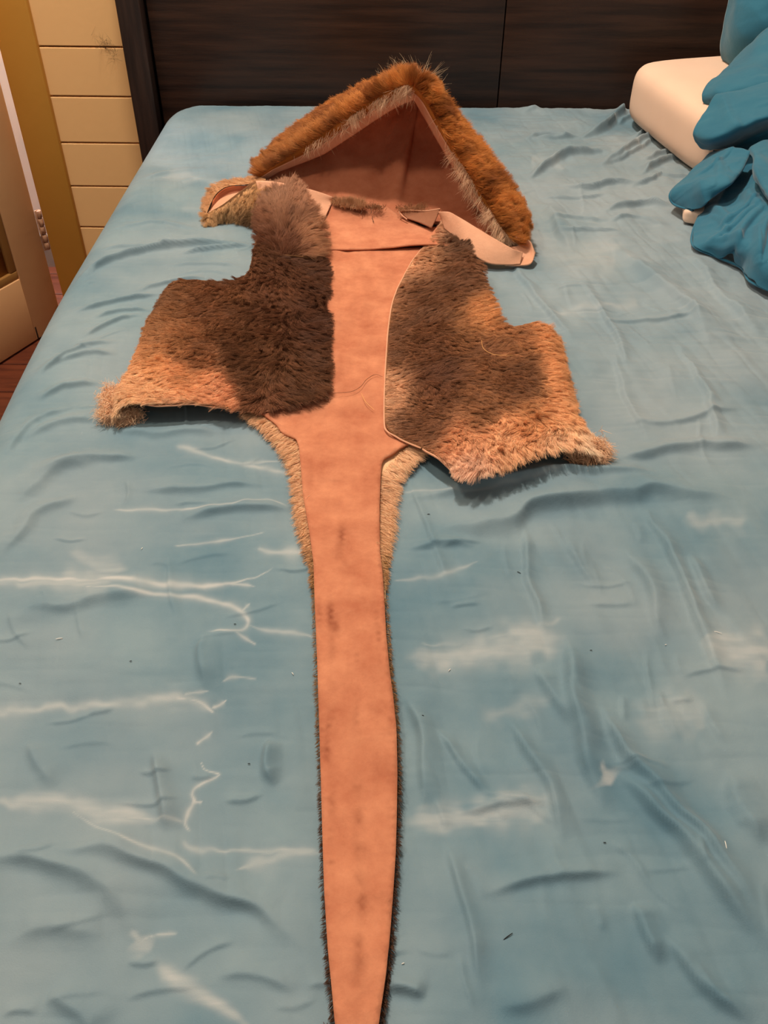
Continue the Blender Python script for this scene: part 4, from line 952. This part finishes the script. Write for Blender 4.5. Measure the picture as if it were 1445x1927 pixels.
nb = surf([rowz([(482, 341, .054), (500, 341, .056), (530, 345, .054), (561, 352, .050), (595, 361, .042), (626, 371, .034)]),
           rowz([(490, 380, .030), (505, 382, .030), (535, 386, .030), (565, 390, .030), (592, 388, .028), (623, 385, .024)]),
           rowz([(500, 420, .018), (520, 422, .018), (545, 424, .018), (570, 425, .018), (588, 424, .018), (606, 422, .018)])], 24, 70)
thick(link('neck_band', grid_mesh('neck_band', nb), LEATH_PALE, hide), 0.002)
rg = np.random.default_rng(73)
def tuft(u0, u1, v0, v1, z, n, L, col, seed):
    rg = np.random.default_rng(seed); k = rg.random(n)
    p = np.array([tuple(P(u0 + (u1 - u0) * q + rg.normal(0, 4), v0 + (v1 - v0) * q + rg.normal(0, 3), z)) for q in k])
    fl = np.column_stack([rg.normal(0.15, 0.45, n), rg.normal(0.1, 0.4, n), rg.normal(0.7, 0.3, n)])
    return hair('fur', hide, p, np.tile([0, -0.1, 1.0], (n, 1)), fl, L, np.tile(lin(col) * 1.5, (n, 1)), seed=seed, csz=0.006, wild=0.5, lift=0.75, clump=0.25, rad=0.00022)
tuft(628, 682, 381, 390, 0.026, 2600, 0.015, (150, 108, 76), 73)
tuft(686, 720, 389, 394, 0.026, 500, 0.008, (120, 80, 52), 74)
tuft(748, 800, 394, 392, 0.030, 900, 0.007, (130, 88, 58), 75)
# right collar flap, leather side out
flp = surf([rowz([(826, 398, .040), (848, 400, .046), (868, 412, .045), (918, 443, .036), (962, 468, .024), (982, 476, .014)]),
            rowz([(832, 412, .030), (856, 424, .034), (880, 440, .033), (918, 468, .024), (956, 482, .016), (980, 488, .009)]),
            rowz([(838, 430, .020), (862, 450, .020), (888, 478, .016), (918, 496, .008), (953, 499, .006), (978, 498, .005)])], 24, 80)
thick(link('collar_flap', grid_mesh('collar_flap', flp), LEATH_PALE, hide), 0.0022)
lp_ = surf([rowz([(958, 466, .026), (952, 480, .016), (950, 499, .006)]), rowz([(972, 463, .016), (976, 480, .009), (978, 499, .005)]),
            rowz([(980, 456, .020), (994, 470, .012), (999, 495, .006)]), rowz([(970, 447, .030), (996, 454, .026), (1008, 476, .012)])], 30, 30)
thick(link('collar_tip', grid_mesh('collar_flap_end', lp_), LEATH_PALE, hide), 0.0022)
# brown patch of facing under the right shoulder
pk = surf([rowz([(752, 398, .026), (790, 398, .028), (828, 394, .034)]), rowz([(760, 406, .022), (792, 410, .024), (822, 410, .028)]), rowz([(766, 412, .02), (790, 420, .021), (812, 430, .022)])], 12, 24)
thick(link('neck_facing', grid_mesh('neck_facing', pk), skin_mat('brown_suede', rgba((140, 92, 68)), rgba((160, 108, 82)), attr=False), hide), 0.002)
tube('cut_edge', [P(766, 413, .022), P(756, 405, .025), P(752, 398, .028), P(770, 396, .03), (P(800, 397, .031)), P(828, 393, .036)], 0.0011, LEATH_PALE, hide)
# stitches at the middle of the neck
M_thread = mat('dark_thread', rgba((88, 52, 32)), 0.7)[0]; M_straw = mat('straw_hair', rgba((226, 168, 104)), 0.6)[0]
for q in ([(679, 390), (681, 398), (679, 403)], [(697, 390), (699, 396), (698, 401)], [(700, 410), (703, 418)]):
    tube('stitch', [P(u, v, 0.029 - 0.0004 * (v - 390)) for u, v in q], 0.0006, M_thread, hide, seg=5)

# ------------------------------------------------------------------ loose hairs and lint
def loose(name, pix, r, mt_, label):
    o = tube(name, [P(*q) for q in pix], r, mt_, None, seg=5, taper=True)
    return tag(o, label, 'hair')
loose('loose_hair', [(628, 740, .017), (660, 737, .0165), (678, 728, .0165), (690, 714, .017), (706, 705, .0165), (720, 709, .017)], 0.0003, M_thread, 'dark wavy hair lying across the pink leather between the front panels')
loose('loose_hair', [(680, 740, .0165), (688, 756, .017), (704, 771, .0165)], 0.0003, M_straw, 'short straw-coloured hair on the pink leather beside the right front panel')
loose('loose_hair', [(758, 250, .05), (760, 280, .04), (772, 302, .035), (792, 316, .03), (812, 312, .03)], 0.0003, M_straw, 'long fair hair curling inside the hood opening')
loose('loose_hair', [(906, 640, .05), (910, 656, .05), (930, 667, .05), (966, 669, .05)], 0.0003, M_straw, 'fair curved hair resting on the right fur panel')
M_lint = mat('white_lint', rgba((230, 230, 225)), 0.8)[0]; M_speck = mat('dark_speck', rgba((30, 30, 32)), 0.8)[0]
def speck(u, v, L, ang, mt_, name, label, group):
    c = P(u, v); c.z += float(sheet_h(np.array([c.x]), np.array([c.y]))[0]) + 0.0008
    d = Vector((math.cos(ang), math.sin(ang), 0)) * L / 2
    o = tube(name, [c - d, c + Vector((0, 0, 0.0003)), c + d], 0.00036, mt_, None, seg=6, taper=True)
    tag(o, label, 'lint', group)
for (u, v, L, a, tx) in ((1361, 1598, 0.006, 1.5, 'upright white lint fibre on the sheet far right of the tail tip'), (268, 1037, 0.003, 1.2, 'white lint speck on the sheet left of the tail, above the pale streaks'),
                         (551, 1271, 0.003, 2.2, 'white lint speck on the sheet close to the left edge of the tail'), (112, 1204, 0.006, 0.2, 'flat white lint fibre on the sheet near its left side, below the pale streaks'),
                         (1346, 1193, 0.010, -0.3, 'longest white lint fibre, on the sheet at the far right below the fur panel'), (846, 1258, 0.003, 0.9, 'white lint speck on the faded band right of the tail'),
                         (758, 1820, 0.002, 0.4, 'white lint dot on the sheet just right of the tail tip'), (1253, 1212, 0.002, 0.3, 'white lint dot left of the longest lint fibre')):
    speck(u, v, L, a, M_lint, 'white_lint', tx, 'white lint on the sheet')
for (u, v, L, a, tx) in ((976, 1079, 0.004, -0.6, 'dark slanted speck on the sheet below the right fur panel'), (806, 976, 0.003, 0.1, 'dark speck in the fold right of the cream fur fringe'),
                         (955, 1766, 0.008, 0.6, 'dark short hair on the sheet, right of the tail near the bottom'), (443, 1180, 0.002, 0, 'dark dot beside the branching pale streak on the sheet'),
                         (247, 1248, 0.002, 0.3, 'dark dot on the sheet between two long pale streaks at the left'), (36, 1282, 0.002, 0, 'leftmost dark dot on the sheet, near the edge of the bed'),
                         (795, 1350, 0.002, 0, 'dark dot just right of the widest part of the tail'), (1138, 1585, 0.002, 0, 'dark dot on the sheet right of the lower faded band'),
                         (468, 1434, 0.002, 0, 'dark dot on the sheet left of the lower tail'), (1112, 1224, 0.002, 0, 'dark dot at the right end of the upper faded band')):
    speck(u, v, L, a, M_speck, 'dark_speck', tx, 'dark specks on the sheet')
# cobweb on the wall boards by the headboard
rg = np.random.default_rng(81); n = 90
c0 = np.array(PY(204, 92, WY - 0.004))
p = c0 + np.column_stack([rg.normal(0, 0.010, n), np.zeros(n), rg.normal(0, 0.012, n)])
p[:, 0] -= 0.6 * (p[:, 2] - c0[2]); p[:, 1] = WY - 0.0015
fl = np.column_stack([rg.normal(-0.5, 0.6, n), rg.normal(0, 0.03, n), rg.normal(0.5, 0.7, n)])
web = empty('cobweb', tuple(c0)); tag(web, 'wispy grey cobweb on the cream wall boards beside the headboard post', 'cobweb')
hair('strands', web, p, np.tile([0, -1.0, 0], (n, 1)), fl, 0.022, np.tile(lin((70, 50, 36)), (n, 1)), lift=0.08, seed=82, csz=0.02, wild=0.6, clump=0.4, rad=0.00013)
